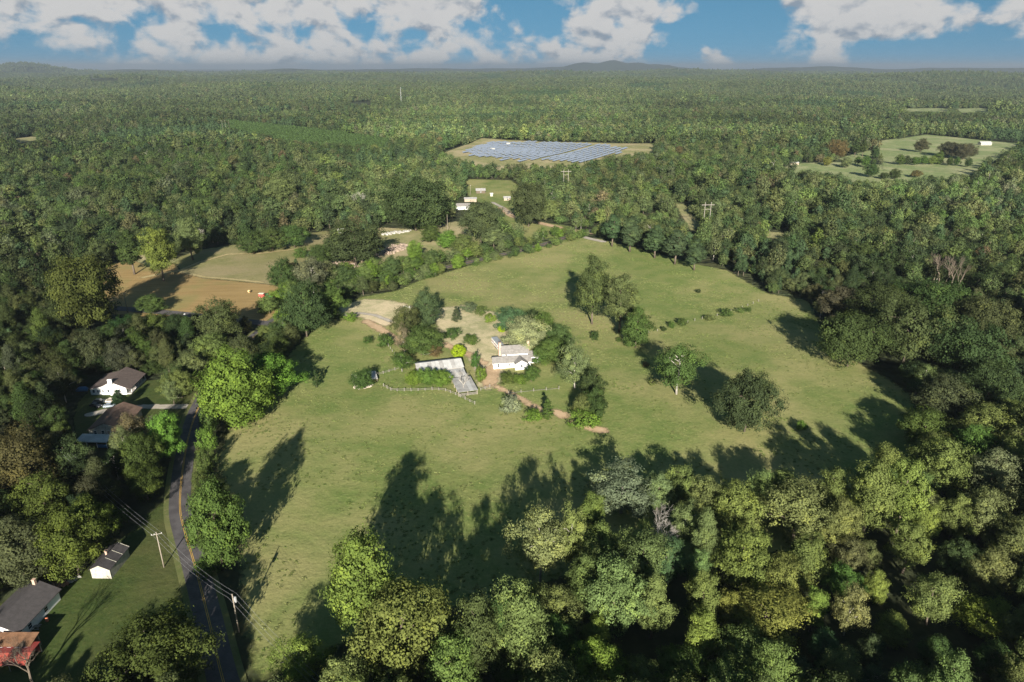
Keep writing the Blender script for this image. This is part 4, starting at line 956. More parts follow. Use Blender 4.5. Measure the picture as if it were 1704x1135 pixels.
# farmhouse
f = Bld('farmhouse', (821.4,614.6), (875,610.5), 'white farmhouse with grey shingle roofs and two brick chimneys', 'house')
f.block(0, 15.5, 0, 5.2, 2.7, 1.5, W_['white'], W_['grey_shingle'])
f.block(8.6, 13.8, -2.6, 2.2, 2.75, 1.55, W_['white'], W_['grey_shingle'], 'y', .35)
wl, rf = f.block(4.2, 15.2, 5.25, 12.0, 4.3, 2.2, W_['white'], W_['grey_shingle'])
f.block(15.25, 19.2, 3.0, 9.4, 3.2, 1.3, W_['white'], W_['grey_shingle'], 'x', .3)
f.chimney(3.7, 8.6, .95, 1.5, -.3, 8.0, W_['pale_brick']); f.chimney(15.7, 8.9, 1.0, 1.3, 2.5, 8.2, W_['pale_brick'])
f.window('f', 2.0, .9, .9, 1.3, 0); f.window('f', 6.4, 1.1, .7, 1.0, 0); f.window('f', 11.2, 1.3, .8, 1.2, -2.6); f.window('f', 12.9, .4, .5, .5, -2.6)
f.window('l', 2.6, 1.0, .9, 1.3, 0); f.window('l', 2.6, 2.9, .5, .6, 0); f.window('f', 17.3, .8, 1.9, 1.9, 3.0); f.window('f', 6.0, 3.0, .8, .9, 5.25)
b = MB()
for k in range(9): b.box(18.9 + .0, 22.4, 1.0 + k * .9, 1.86 + k * .9, -.3, .22 + .01 * (k % 2))
f.part('terrace', b, W_['terrace'])
f.box('step', 15.6, 16.8, 1.9, 2.98, -.3, .3, m=W_['concrete'])

# barn: ridge line end points are at roof height
def Pz(px, py, z): return np.array(P(px, py, z))
A_ = Pz(692, 605, 5.0); B_ = Pz(766, 595, 5.0)
br = empty('barn', (A_[0], A_[1], float(H(*A_))), math.atan2(B_[1] - A_[1], B_[0] - A_[0]), 'long barn with pale grey tin roofs stepping down to an open pen', 'barn')
class BR(Bld):
    def __init__(s, root): s.root = root
bn = BR(br); LB = float(np.linalg.norm(B_ - A_))
b = MB(); b.prism([(-4.9, -.4), (4.6, -.4), (4.6, 3.4), (0, 4.85), (-4.9, 3.35)], 'x', .4, LB - .4); bn.part('wall', b, W_['wood'])
nsh = 12
for k in range(nsh):
    x0 = -.3 + k * (LB + .6) / nsh; x1 = -.3 + (k + 1) * (LB + .6) / nsh - .03
    dz = .03 * (k % 2); tm_ = W_['tin'] if k % 3 else W_['oldtin']
    bn.slab('roof_sheet', [(x0, -5.4, 3.3 + dz), (x1, -5.4, 3.3 + dz), (x1, 0, 5.0 + dz), (x0, 0, 5.0 + dz)], .06, tm_)
    bn.slab('roof_sheet', [(x0, .02, 5.0 + dz), (x1, .02, 5.0 + dz), (x1, 5.0, 3.35 + dz), (x0, 5.0, 3.35 + dz)], .06, tm_)
for k in range(7):
    x0 = 8.8 + k * (LB - 8.8) / 7; x1 = x0 + (LB - 8.8) / 7 - .03; dz = .03 * (k % 2)
    bn.slab('roof_sheet', [(x0, -11.8, 2.4 + dz), (x1, -11.8, 2.4 + dz), (x1, -5.3, 3.1 + dz), (x0, -5.3, 3.1 + dz)], .06, W_['oldtin'] if k % 2 else W_['tin'])
b = MB(); b.box(9.0, 9.2, -11.6, -5.0, -.3, 2.4); b.box(LB - .4, LB - .2, -11.6, -5.0, -.3, 2.4); bn.part('wall', b, W_['wood'])
for k in range(5):
    x0 = 11.6 + k * 1.55; dz = .03 * (k % 2)
    bn.slab('roof_sheet', [(x0, -24.6, 1.9 + dz), (x0 + 1.52, -24.6, 1.9 + dz), (x0 + 1.52, -12.0, 2.25 + dz), (x0, -12.0, 2.25 + dz)], .06, W_['oldtin'] if k != 3 else W_['tin'])
for x in (11.9, 15.4, 19.0):
    for y in (-24.3, -20.5, -16.5, -12.4):
        b = MB(); b.box(x - .09, x + .09, y - .09, y + .09, -.3, 1.9); bn.part('post', b, W_['wood'])
for z_ in (.25, .65, 1.05): b = MB(); b.box(11.7, 19.2, -24.46, -24.4, z_, z_ + .16); bn.part('rail', b, W_['greywood'])

# camper, hut, ruined shed
c = Bld('camper_trailer', (818,571), (831,587), 'white camper trailer with grey roof and red stripe beside the farmhouse', 'trailer')
L = c.L
c.box('body', 0, L, 0, 2.5, .55, 2.75, m=W_['white']); c.box('roof', -.06, L + .06, -.06, 2.56, 2.752, 2.86, m=W_['steel']); c.box('stripe', .3, L - .3, -.02, 0, 1.35, 1.75, m=W_['red']); c.box('stripe', .3, L - .3, 2.5, 2.52, 1.35, 1.75, m=W_['red'])
for x in (L * .45, L * .58):
    for y in (.05, 2.45):
        b = MB(); b.tube([(x, y - .12, .36), (x, y + .12, .36)], .36, 12); c.part('wheel', b, W_['rubber'])
c.window('f', L * .3, 1.8, 1.2, .6, 0); c.window('f', L * .75, 1.8, .8, .6, 0); c.box('hitch', L, L + 1.3, 1.15, 1.35, .5, .62, m=W_['steel'])
c = Bld('garden_hut', (705,590), (716,589), 'small white hut with orange red roof among the farm shrubs', 'hut', L=3.4)
c.block(0, 3.4, 0, 3.2, 2.2, .9, W_['white'], W_['orange']); c.window('f', 1.7, .2, .8, 1.7, 0, 'door', W_['wood']); c.window('l', 1.6, 1.0, .6, .6, 0)
c = Bld('ruined_shed', (588,641), (626,636), 'ruined shed with broken white walls and sagging tin roof under a tree', 'shed', L=9.5)
c.box('wall', 0, .25, 0, 6, -.3, 2.2, m=W_['aged']); c.box('wall', .26, 4, 5.8, 6, -.3, 1.9, m=W_['aged']); c.box('wall', 6.4, 6.6, .3, 5.5, -.3, 1.7, m=W_['wood'])
for k in range(4): c.slab('roof_sheet', [(6.2 + k * .85, 0, 1.75 - .1 * k), (7.03 + k * .85, 0, 1.66 - .1 * k), (7.03 + k * .85, 6.5, 2.3 - .1 * k), (6.2 + k * .85, 6.5, 2.4 - .1 * k)], .05, W_['tin'])
for (x, y) in ((6.4, .3), (9.3, .3), (9.3, 6.2)): c.box('post', x - .08, x + .08, y - .08, y + .08, -.3, 1.6, m=W_['wood'])

# white house with brown roof
w = Bld('house', (152,657.5), (208.5,659.5), 'white house with brown shingle roof and broad white chimney on its gable', 'house'); L = w.L
w.rz = R(4); w.root.rotation_euler.z = w.rz
D_ = 13.5; xr = L * .60
b = MB(); b.prism([(0, -.4), (L, -.4), (L, 2.6), (xr, 5.2), (L * .36, 3.5), (0, 2.5)], 'y', 0, D_); w.part('wall', b, W_['white'])
def plane(x0, z0, x1, z1): w.slab('roof', [(x0, -.4, z0), (x1, -.4, z1), (x1, D_ + .4, z1), (x0, D_ + .4, z0)], .16, W_['brown_shingle'])
plane(-.5, 2.40, L * .36, 3.52); plane(L * .36, 3.53, xr, 5.22); plane(xr + .01, 5.22, L + 1.6, 2.02)
w.chimney(xr + .2, -.35, 1.5, .65, -.3, 6.2, W_['white'])
for u, z, ww, hh in ((1.2, 1.0, .8, 1.1), (2.7, 1.0, .5, .9), (4.6, 1.1, .6, .8), (6.6, .9, .9, 1.2), (10.6, .9, .9, 1.2)): w.window('f', u, z, ww, hh, 0)
for y in (1.0, 4.0, 7.0, 10.0, 13.0): w.box('porch_post', L + 1.3, L + 1.42, y - .06, y + .06, -.1, 2.1, m=W_['trim'])
w.box('porch', L + .01, L + 1.6, .2, D_ - .2, -.3, .25, m=W_['concrete'])
for y in (2.4, 5.5, 8.6, 11.5): w.window('r', y, .8, .9, 1.2, L)
w.window('f', 7.9, 0, .95, 2.0, 0, 'door', W_['wood'])
# second house
w = Bld('house', (150,727), (196,733), 'weathered house with tan brown roof half hidden by trees', 'house', L=11); L = w.L; w.root.rotation_euler.z = R(6)
w.block(0, L, 0, 15, 2.6, 2.3, W_['aged'], W_['tan_shingle'], 'y', .5)
for u in (2.0, 4.4, 8.0): w.window('f', u, .9, .9, 1.2, 0)
w.window('f', 6.2, 0, .95, 2.0, 0, 'door', W_['wood'])
w = Bld('carport', (129,744), (172,746), 'low pale sheeted shed in the shade below the weathered house', 'shed', L=10.0); L = w.L
w.slab('roof', [(-.3, -.3, 2.1), (L + .3, -.3, 2.1), (L + .3, 4, 2.6), (-.3, 4, 2.6)], .1, W_['tin'])
for x in (0, L * .33, L * .66, L - .15):
    for y in (0, 3.6): w.box('post', x, x + .15, y, y + .15, -.2, 2.1, m=W_['trim'])
w.box('wall', .16, L * .32, 3.6, 3.7, 0, 2.2, m=W_['aged']); w.box('wall', L * .68, L - .2, -.02, .08, 0, 1.2, m=W_['blue']); w.box('beam', 0, L, -.1, -.02, 1.85, 2.08, m=W_['trim'])

# small white shed
w = Bld('shed', (154,962.5), (188,960.5), 'small weathered white shed with black roof and two pale battens', 'shed'); L = w.L; w.root.rotation_euler.z = R(-1)
w.block(0, L, 0, 8.2, 2.75, 1.15, W_['aged'], W_['black_roof'], 'y', .3, .1)
w.window('f', L * .44, 1.2, .65, .75, 0); w.chimney(L * .40, 4.2, .45, .45, 3.4, 4.8, W_['pale_brick'])
sl = 1.15 / (L / 2)
for y in (2.6, 5.4, 8.35): w.slab('batten', [(L * .53, y, 3.9 + .155 - sl * L * .03), (L + .27, y, 3.9 + .155 - sl * (L * .5 + .27)), (L + .27, y + .12, 3.9 + .155 - sl * (L * .5 + .27)), (L * .53, y + .12, 3.9 + .155 - sl * L * .03)], .05, W_['aged'])
b = MB()
for k in range(9): b.box(-.01, L + .01, -.03, -.005, .1 + k * .29, .36 + k * .29)
w.part('siding', b, W_['aged'])
# left edge house, brown lean-to, red roof shed
w = Bld('house', (-30,1065), (24,1068), 'white house with charcoal roof beside the red metal roofed shed', 'house', L=9.0); L = w.L; w.root.rotation_euler.z = R(-4)
w.block(0, L, 0, 12.5, 3.0, 2.0, W_['white'], W_['dark_shingle'], 'y', .5)
w.chimney(L * .5, 11.8, .6, .6, 3.5, 6.3, W_['pale_brick']); w.window('f', 6.6, .1, 2.4, 2.1, 0, 'garage_door', W_['trim']); w.window('r', 3, 1, 1, 1.2, L); w.window('r', 8, 1, 1, 1.2, L)
w = Bld('lean_to', (2,1092), (44,1090), 'rusty brown roofed lean-to with pale edge board', 'shed', L=6.6); w.root.rotation_euler.z = R(0)
w.slab('roof', [(-1.5, -.3, 2.65), (6.8, -.3, 2.65), (6.8, 3.2, 3.3), (-1.5, 3.2, 3.3)], .1, W_['rust']); w.box('edge_board', -1.5, 6.8, -.4, -.31, 2.5, 2.78, m=W_['trim'])
for x in (-1.2, 2.6, 6.4):
    for y in (0, 2.9): w.box('post', x, x + .14, y, y + .14, -.2, 2.6, m=W_['wood'])
w.box('wall', -1.2, 6.5, 2.78, 2.9, -.2, 3.0, m=W_['wood'])
w = Bld('metal_shed', (-10,1122), (40,1124), 'open shed with two tone red metal roof by the leafless tree', 'shed', L=6.4); w.root.rotation_euler.z = R(2)
for k in range(9):
    x0 = -1.0 + k * .85; x1 = x0 + .84; dz = .01 * (k % 2)
    w.slab('roof_sheet', [(x0, 2.6, 2.9 + dz), (x1, 2.6, 2.9 + dz), (x1, 5.6, 2.75 + dz), (x0, 5.6, 2.75 + dz)], .05, W_['red'])
    w.slab('roof_sheet', [(x0, .2, 1.9 + dz), (x1, .2, 1.9 + dz), (x1, 2.58, 2.88 + dz), (x0, 2.58, 2.88 + dz)], .05, W_['redlight'])
for x in (-.8, 2.9, 6.4):
    for y in (.5, 5.3): w.box('post', x, x + .12, y, y + .12, -.2, 2.6 if y > 2 else 1.85, m=W_['steel'])
w.box('wall', -.8, 6.4, 5.42, 5.5, -.2, 2.7, m=W_['red'])

# farm beyond the upper pasture and far buildings
def simple_house(name, px, py, L, D, h, rise, wall, roof, label, cat='house', axis='x', rz=None, wins=2):
    c = Bld(name, (px, py), (px + 4, py), label, cat, L=L); c.root.rotation_euler.z = rz if rz is not None else R(5)
    c.block(-L/2, L/2, 0, D, h, rise, wall, roof, axis, .4)
    for k in range(wins): c.window('f', -L/2 + L * (k + .7) / (wins + .4), .9, 1.0, 1.3, 0)
    return c
simple_house('farm_building', 771, 349, 12, 8, 2.8, 2.0, W_['white'], W_['grey_shingle'], 'white farm building half hidden behind a broad oak')
simple_house('open_shed', 783, 336, 11, 6, 2.6, 1.0, W_['wood'], W_['oldtin'], 'pale roofed shed behind the white farm building', 'shed', wins=0)
simple_house('garage', 800, 322, 9, 7, 2.8, 1.6, W_['oldwood'], W_['oldtin'], 'grey roofed garage near the small green field', 'shed', wins=1)
simple_house('pump_house', 818, 327, 2.4, 2.4, 2.4, .7, W_['aged'], W_['tin'], 'narrow pale pump house on the green field', 'shed', wins=0)
simple_house('cabin', 844, 334, 6, 5, 2.4, 1.2, W_['wood'], W_['oldtin'], 'brown cabin at the foot of the east oak', 'shed', wins=1)
simple_house('box_shed', 568, 388, 4.5, 3.5, 2.4, .6, W_['white'], W_['trim'], 'small white box shed at the wood edge', 'shed', wins=0)
simple_house('farm_barn', 1641, 242, 18, 8, 3.6, 2.0, W_['aged'], W_['tin'], 'long pale barn on the far hill pasture', 'barn', wins=4)
simple_house('field_shed', 1322, 275, 11, 5, 3, .8, W_['wood'], W_['tin'], 'grey roofed shed at the edge of the far flat pasture', 'shed', wins=0)
simple_house('switch_house', 341, 203, 24, 10, 7, 1.5, W_['concrete'], W_['dark_shingle'], 'concrete switch building above the dark left wood', 'building', wins=3)
for k, (px, py, lab) in enumerate(((1303,125,'far white house on the wooded ridge'),(1046,127,'far white house below the blue mountain'),(1664,136,'far white house on the eastern ridge'),(915,165,'pale far house in the hazy woods'))):
    x, y = P(px, py); c = simple_house('far_house', px, py, 24, 12, 9, 4, W_['white'], W_['grey_shingle'], lab, wins=3)
# container with reddish load in the junk clearing
c = Bld('junk_trailer', (624,420), (632,420), 'white box trailer with reddish load at the rubble rows', 'trailer', L=4.2)
c.box('body', 0, 4.2, 0, 2.4, .5, 2.3, m=W_['white']); c.box('load', .1, 3.2, 2.45, 4.6, .1, 2.5, m=W_['orange'])
for x in (1.2, 2.9):
    for y in (.05, 2.35):
        b = MB(); b.tube([(x, y - .1, .34), (x, y + .1, .34)], .34, 10); c.part('wheel', b, W_['rubber'])

# ------------------------------------------------------------------ solar field
W_['panel'] = mat('solar_glass', (.30, .33, .39), .25, .8, .1)  # pale base colour stands for the sky reflected in dark glass
O_ = np.array(P(905, 262)); Q_ = np.array(P(985, 241)); dv = (Q_ - O_) / np.linalg.norm(Q_ - O_); rzS = math.atan2(dv[1], dv[0]); nv = np.array([dv[1], -dv[0]])
sb = MB(); TL, TW, tl = 26.0, 3.3, R(20)
pm = MB()
for k in range(8):
    x0 = -TL / 2 + k * TL / 8
    c0, s0 = math.cos(tl) * TW / 2, math.sin(tl) * TW / 2
    pm.add([(x0, -c0, 2.0 - s0), (x0 + TL / 8 - .08, -c0, 2.0 - s0), (x0 + TL / 8 - .08, c0, 2.0 + s0), (x0, c0, 2.0 + s0), (x0, -c0, 1.93 - s0), (x0 + TL / 8 - .08, -c0, 1.93 - s0), (x0 + TL / 8 - .08, c0, 1.93 + s0), (x0, c0, 1.93 + s0)],
           [(0,1,2,3),(7,6,5,4),(0,4,5,1),(1,5,6,2),(2,6,7,3),(3,7,4,0)])
pm_mesh = pm.mesh('panel', W_['panel'])
for k in range(4): x = -TL * .38 + k * TL * .25; sb.box(x - .1, x + .1, -.1, .1, -.2, 1.9)
sb.box(-TL / 2, TL / 2, -.09, .09, 1.74, 1.9); sup_mesh = sb.mesh('support', W_['steel'])
SOLAR_PX = [(764,257),(808,237),(890,237),(1010,242),(1048,248),(1034,257),(965,274),(905,271),(835,268)]
spoly = PP(SOLAR_PX); n_sol = 0
for r_ in range(-40, 40):
    for k in range(-12, 16):
        base = O_ + nv * (r_ * 8.8 + (5 if r_ >= 1 else 0)) + dv * (k * 28.0 + (r_ % 3) * 4)
        if sdist(base[None], spoly)[0] < 4: continue
        root = empty('solar_table', (base[0], base[1], float(H(*base))), rzS, 'row of pale blue grey solar panels on steel posts in the solar field', 'solar panel', 'solar panel rows')
        for nm, me in (('panel', pm_mesh), ('support', sup_mesh)):
            o = link(bpy.data.objects.new(nm, me)); o.parent = root
        n_sol += 1
print('solar tables', n_sol)
simple_house('inverter_hut', 846, 241, 6, 3, 2.6, .4, W_['aged'], W_['tin'], 'pale inverter hut at the back of the solar field', 'hut', wins=0)
simple_house('inverter_hut', 820, 250, 6, 3, 2.6, .4, W_['aged'], W_['tin'], 'pale inverter hut at the left of the solar field', 'hut', wins=0)

# ------------------------------------------------------------------ poles and wires
def pole(px, py, Ht, label, rz=0.0, arm=2.4, cat='pole', transformer=False):
    x, y = P(px, py); z = float(H(x, y)); root = empty('utility_pole', (x, y, z), rz, label, cat)
    b = MB(); b.tube([(0, 0, -.5), (0, 0, Ht * .5), (0, 0, Ht)], [.17, .145, .11], 8); b.build('pole', W_['pole'], root, True)
    if arm:
        b = MB(); b.box(-arm / 2, arm / 2, -.06, .06, Ht - .75, Ht - .6); b.build('crossarm', W_['greywood'], root)
        for u in (-arm / 2 + .1, -arm * .2, arm / 2 - .1):
            b = MB(); b.tube([(u, 0, Ht - .6), (u, 0, Ht - .38)], [.06, .045], 6); b.build('insulator', W_['trim'], root)
    if transformer:
        b = MB(); b.tube([(.42, 0, Ht - 2.3), (.42, 0, Ht - 1.1), (.42, 0, Ht - 1.0)], [.3, .3, .2], 12); b.build('transformer', W_['steel'], root)
    return root, (x, y, z + Ht - .4)
def wire(a, b, label, n=3, sep=.9, sag=1.6, group=None):
    a = Vector(a); b = Vector(b); d = (b - a); s = Vector((d.y, -d.x, 0)).normalized(); k0 = (n - 1) / 2
    for k in range(n):
        off = s * (k - k0) * sep; pts = []
        for i in range(15):
            t = i / 14; p = a.lerp(b, t) + off; p.z -= sag * 4 * t * (1 - t); pts.append(p)
        m = MB(); m.tube(pts, .017, 4)
        tag(m.build('power_line', W_['cable']), label, 'cable', group)
pA = pole(118, 798, 11, 'crossarm pole in the dark wood below the second house', R(35))
pB = pole(273, 944, 10.5, 'wooden crossarm pole beside the road and the shed lawn', R(20))
pC = pole(398, 1052, 10.5, 'pole with a grey transformer across the road from the shed lawn', R(30), 0, transformer=True)
pD = pole(640, 1300, 11, 'pole hidden in the wood past the road', R(35))
wire(pA[1], pB[1], 'cable between the dark wood pole and the lawn pole', group='cables above the dark wood'); wire(pB[1], pC[1], 'cable crossing the road from the lawn pole', group='cables over the road'); wire(pC[1], pD[1], 'cable running past the roadside corner of the pasture', group='cables past the pasture corner')
pole(213, 522, 11, 'wooden pole on the verge of the side road', R(70)); pole(20, 655, 11, 'bare pole at the dark left wood', 0, 0)
pole(745, 388, 14, 'tall bare pole in the rough grass clearing', 0, 0); pole(783, 325, 10, 'lamp pole at the small green field', 0, .8)
def h_frame(px, py, Ht, label, gap=4.5):
    x, y = P(px, py); root = empty('h_frame_pylon', (x, y, float(H(x, y))), R(5), label, 'pylon')
    for s in (-1, 1):
        b = MB(); b.tube([(s * gap / 2, 0, -.5), (s * gap / 2, 0, Ht)], [.28, .2], 8); b.build('pole', W_['greywood'], root, True)
    b = MB(); b.box(-gap * 1.1, gap * 1.1, -.14, .14, Ht - 2.2, Ht - 1.8); b.build('crossarm', W_['greywood'], root)
    b = MB(); b.box(-gap / 2, gap / 2, -.08, .08, Ht - 5.4, Ht - 5.1); b.build('brace', W_['greywood'], root)
h_frame(941, 324, 24, 'twin pole power pylon above the middle wood'); h_frame(1174, 385, 22, 'twin pole power pylon above the dry power line strip')
for k, px in enumerate((372, 377, 383)):
    pole(px, 222, 24, 'slim pale pole of three beside the young plantation', 0, 0)[0]['group'] = 'three poles at the plantation'
x, y = P(668, 176); root = empty('radio_mast', (x, y, float(H(x, y))), 0, 'tall slim radio mast rising from the far forest', 'mast')
b = MB()
for s, t_ in ((-1, -1), (1, -1), (0, 1.2)): b.tube([(s * 1.6, t_ * 1.6, -1), (s * .5, t_ * .5, 56)], .13, 5)
b.build('leg_frame', W_['steel'], root)
for k in range(10):
    z = 3 + k * 6; q = 1.6 - 1.1 * z / 56; z = z * .93; m = MB(); m.tube([(-q, -q, z), (q, -q, z), (0, 1.2 * q, z), (-q, -q, z)], .08, 4); m.build('brace', W_['steel'], root)

# ------------------------------------------------------------------ fences
def fence(pts, label, sp=2.6, h=1.3, rails=2, m='greywood', rail=True):
    line = PP(pts); seg = np.linalg.norm(np.diff(line, axis=0), axis=1); cum = np.concatenate([[0], np.cumsum(seg)]); n = max(2, int(cum[-1] / sp) + 1)
    q = np.stack([np.interp(np.linspace(0, cum[-1], n), cum, line[:, i]) for i in (0, 1)], 1); o0 = q[0]
    root = empty('fence', (o0[0], o0[1], float(H(*o0))), 0, label, 'fence')
    pb = MB(); pb.box(-.1, .1, -.1, .1, -.3, h); pme = pb.mesh('post', W_[m]); z0 = float(H(*o0)); rr = random.Random(n)
    for i, p in enumerate(q):
        o = link(bpy.data.objects.new('post', pme)); o.parent = root; o.location = (p[0] - o0[0], p[1] - o0[1], float(H(*p)) - z0); o.scale.z = rr.uniform(.85, 1.15); o.rotation_euler = (rr.uniform(-.06, .06), rr.uniform(-.06, .06), rr.uniform(0, 1))
        if i and rail:
            for k in range(rails):
                a = Vector((q[i-1][0] - o0[0], q[i-1][1] - o0[1], float(H(*q[i-1])) - z0 + .45 + k * .5)); b_ = Vector((p[0] - o0[0], p[1] - o0[1], float(H(*p)) - z0 + .45 + k * .5 + rr.uniform(-.05, .05)))
                r_ = MB(); r_.tube([a, b_], .055, 4); r_.build('rail', W_[m], root)
fence([(628,625),(652,618),(668,613),(670,605)], 'grey rail fence between the ruined shed and the barn')
fence([(638,643),(652,651),(690,651),(725,649),(742,651),(762,659),(790,673)], 'long grey rail fence in front of the barn')
fence([(632,560),(645,575),(658,592),(668,604)], 'leaning post fence along the west pasture', 3.2, rail=False)
fence([(846,656),(858,655),(872,653),(905,650),(930,648)], 'thin post and rail fence in the lower farm paddock', 4.5, rails=1)
fence([(800,650),(815,645)], 'short rail fence at the barn extension', 2.0)
fence([(672,512),(682,513)], 'short white picket gate by the farm lane', 1.2, 1.1, 2, 'trim')
fence([(1050,560),(1110,548),(1160,533),(1210,522),(1262,502)], 'wire fence posts between the two pastures', 5.0, 1.3, rail=False)

# ------------------------------------------------------------------ vehicles and small things
W_['green'] = mat('tractor_green', (.03, .19, .06), .4, .5); W_['yellow'] = mat('wheel_yellow', (.75, .62, .30), .5, .4); W_['implement'] = mat('implement_red', (.45, .08, .07), .5, .4, var=.2)
W_['straw'] = mat('straw', (.52, .38, .19), .95, .05, var=.3, vscale=3, bump=.8, bscale=8); W_['cream'] = mat('cream_paint', (.75, .68, .52), .5, .4)
def wheel(root, x, y, r, w, name='wheel', rim='yellow'):
    b = MB(); pr = [(r * .55, -w / 2), (r * .9, -w / 2), (r, -w * .3), (r, w * .3), (r * .9, w / 2), (r * .55, w / 2)]; n = 16; vs = []; fs = []
    for k in range(n):
        t = 2 * math.pi * k / n; vs += [(a * math.cos(t), o_, a * math.sin(t)) for a, o_ in pr]
    m_ = len(pr)
    for k in range(n):
        for j in range(m_ - 1): fs.append((k * m_ + j, ((k + 1) % n) * m_ + j, ((k + 1) % n) * m_ + j + 1, k * m_ + j + 1))
    b.add(vs, fs); o = b.build(name, W_['rubber'], root, True); o.location = (x, y, r)
    c = MB(); c.tube([(0, -w * .42, 0), (0, w * .42, 0)], r * .6, 12); c.build('rim', W_[rim], o)
xa, ya = P(447, 497); tr = empty('tractor', (xa, ya, float(H(xa, ya))), R(-4), 'green tractor with pale wheels parked in the hay field', 'tractor')
b = MB(); b.prism([(.2, .75), (2.4, .8), (2.45, 1.3), (2.2, 1.55), (.2, 1.7)], 'y', -.38, .38); b.build('hood', W_['green'], tr)
b = MB(); b.box(-1.0, .2, -.55, .55, .7, 1.35); b.build('platform', W_['green'], tr); b = MB(); b.prism([(-1.3, .95), (-1.2, 1.55), (-.7, 1.8), (-.1, 1.6), (.1, 1.1)], 'y', -.95, -.6); b.prism([(-1.3, .95), (-1.2, 1.55), (-.7, 1.8), (-.1, 1.6), (.1, 1.1)], 'y', .6, .95); b.build('fender', W_['green'], tr)
b = MB(); b.box(-.9, -.4, -.28, .28, 1.36, 1.5); b.box(-.95, -.82, -.28, .28, 1.5, 2.0); b.build('seat', W_['cream'], tr)
b = MB(); b.box(-1.15, .25, -.75, .75, 2.55, 2.66); b.build('canopy', W_['green'], tr)
for x in (-1.05, .1):
    for y in (-.66, .66): b = MB(); b.box(x - .05, x + .05, y - .05, y + .05, 1.3, 2.55); b.build('canopy_post', W_['rubber'], tr)
b = MB(); b.tube([(1.5, .1, 1.6), (1.5, .1, 2.3)], .05, 6); b.build('exhaust', W_['rubber'], tr); b = MB(); b.tube([(-.05, 0, 1.95), (.05, 0, 2.0)], .22, 10); b.build('steering_wheel', W_['rubber'], tr)
for y in (-.85, .85): wheel(tr, -.7, y, .8, .45); wheel(tr, 1.9, y * .8, .45, .28)
xa, ya = P(436.5, 495); bl = empty('baler', (xa, ya, float(H(xa, ya))), R(-4), 'red hay baler hitched behind the green tractor', 'baler')
b = MB(); b.prism([(-1.6, .7), (1.1, .7), (1.3, 1.2), (.9, 2.0), (-.6, 2.2), (-1.6, 1.7)], 'y', -.8, .8); b.build('body', W_['implement'], bl)
b = MB(); b.box(-1.7, 1.2, -.95, .95, 2.22, 2.36); b.build('top_cover', W_['cream'], bl); b = MB(); b.box(1.2, 2.7, -.09, .09, .55, .7); b.build('drawbar', W_['implement'], bl)
b = MB(); b.box(-.4, 1.3, -1.0, 1.0, .25, .68); b.build('pickup', W_['implement'], bl)
for y in (-1.05, 1.05): wheel(bl, -.9, y, .5, .3)
def bale(px, py, rz, label):
    b = MB(); n = 24; pr = [(.5, -.62), (.72, -.6), (.78, -.5), (.79, 0), (.78, .5), (.72, .6), (.5, .62)]; vs = []; fs = []
    for k in range(n):
        t = 2 * math.pi * k / n; vs += [(a * (1 + .03 * math.sin(5 * t)) * math.cos(t), o_, a * (1 + .03 * math.sin(5 * t)) * math.sin(t) + .74) for a, o_ in pr]
    m_ = len(pr)
    for k in range(n):
        for j in range(m_ - 1): fs.append((k * m_ + j, ((k + 1) % n) * m_ + j, ((k + 1) % n) * m_ + j + 1, k * m_ + j + 1))
    fs += [tuple(k * m_ for k in range(n)), tuple(k * m_ + m_ - 1 for k in range(n))[::-1]]
    b.add(vs, fs); o = b.build('hay_bale', W_['straw'], None, True, ground_loc(px, py), rz); tag(o, label, 'hay bale')
bale(415, 487, R(60), 'single round straw coloured bale on the mown hay field'); bale(472, 479, R(20), 'round bale at the end of the hay field under the dark tree')
def car(px, py, rz, m, label):
    c = empty('car', ground_loc(px, py), rz, label, 'car')
    b = MB(); b.prism([(-2.2, .35), (2.2, .35), (2.25, .7), (2.05, .88), (1.1, .95), (-1.7, .98), (-2.2, .9)], 'y', -.87, .87); b.build('body', m, c)
    b = MB(); b.prism([(-1.75, .97), (1.0, .94), (.35, 1.42), (-1.2, 1.45)], 'y', -.74, .74); b.build('window', W_['glass'], c)
    b = MB(); b.prism([(-1.22, 1.455), (.36, 1.425), (.3, 1.5), (-1.15, 1.52)], 'y', -.72, .72); b.build('roof', m, c)
    for x in (-1.35, 1.35):
        for y in (-.78, .78): wheel(c, x, y, .34, .22, rim='steel')
    for y in (-.6, .6):
        b = MB(); b.box(2.2, 2.27, y - .18, y + .18, .62, .76); b.build('headlight', W_['trim'], c)
car(166, 670, R(10), mat('dark_grey_paint', (.05, .06, .065), .3, .5), 'dark grey car in front of the white house')
car(187, 669, R(5), mat('cream_car_paint', (.6, .52, .42), .3, .5), 'cream car in front of the white house chimney')
car(184, 677, R(15), mat('silver_blue_paint', (.35, .40, .46), .3, .5, .3), 'silver blue car at the end of the gravel driveway')
car(160, 677, R(-20), mat('black_paint', (.03, .03, .035), .3, .5), 'black car parked beside the dark grey one')
car(2, 1078, R(80), mat('silver_paint', (.5, .52, .55), .25, .5, .4), 'silver car under the eaves of the charcoal roofed house')
b = MB(); b.prism([(-2, 0), (2, 0), (1.9, .8), (1.1, 1.3), (-1.0, 1.35), (-1.9, .9)], 'y', -.9, .9); tag(b.build('covered_vehicle', W_['blue'], None, True, ground_loc(137, 650), R(10)), 'blue covered vehicle at the corner of the white house', 'vehicle')
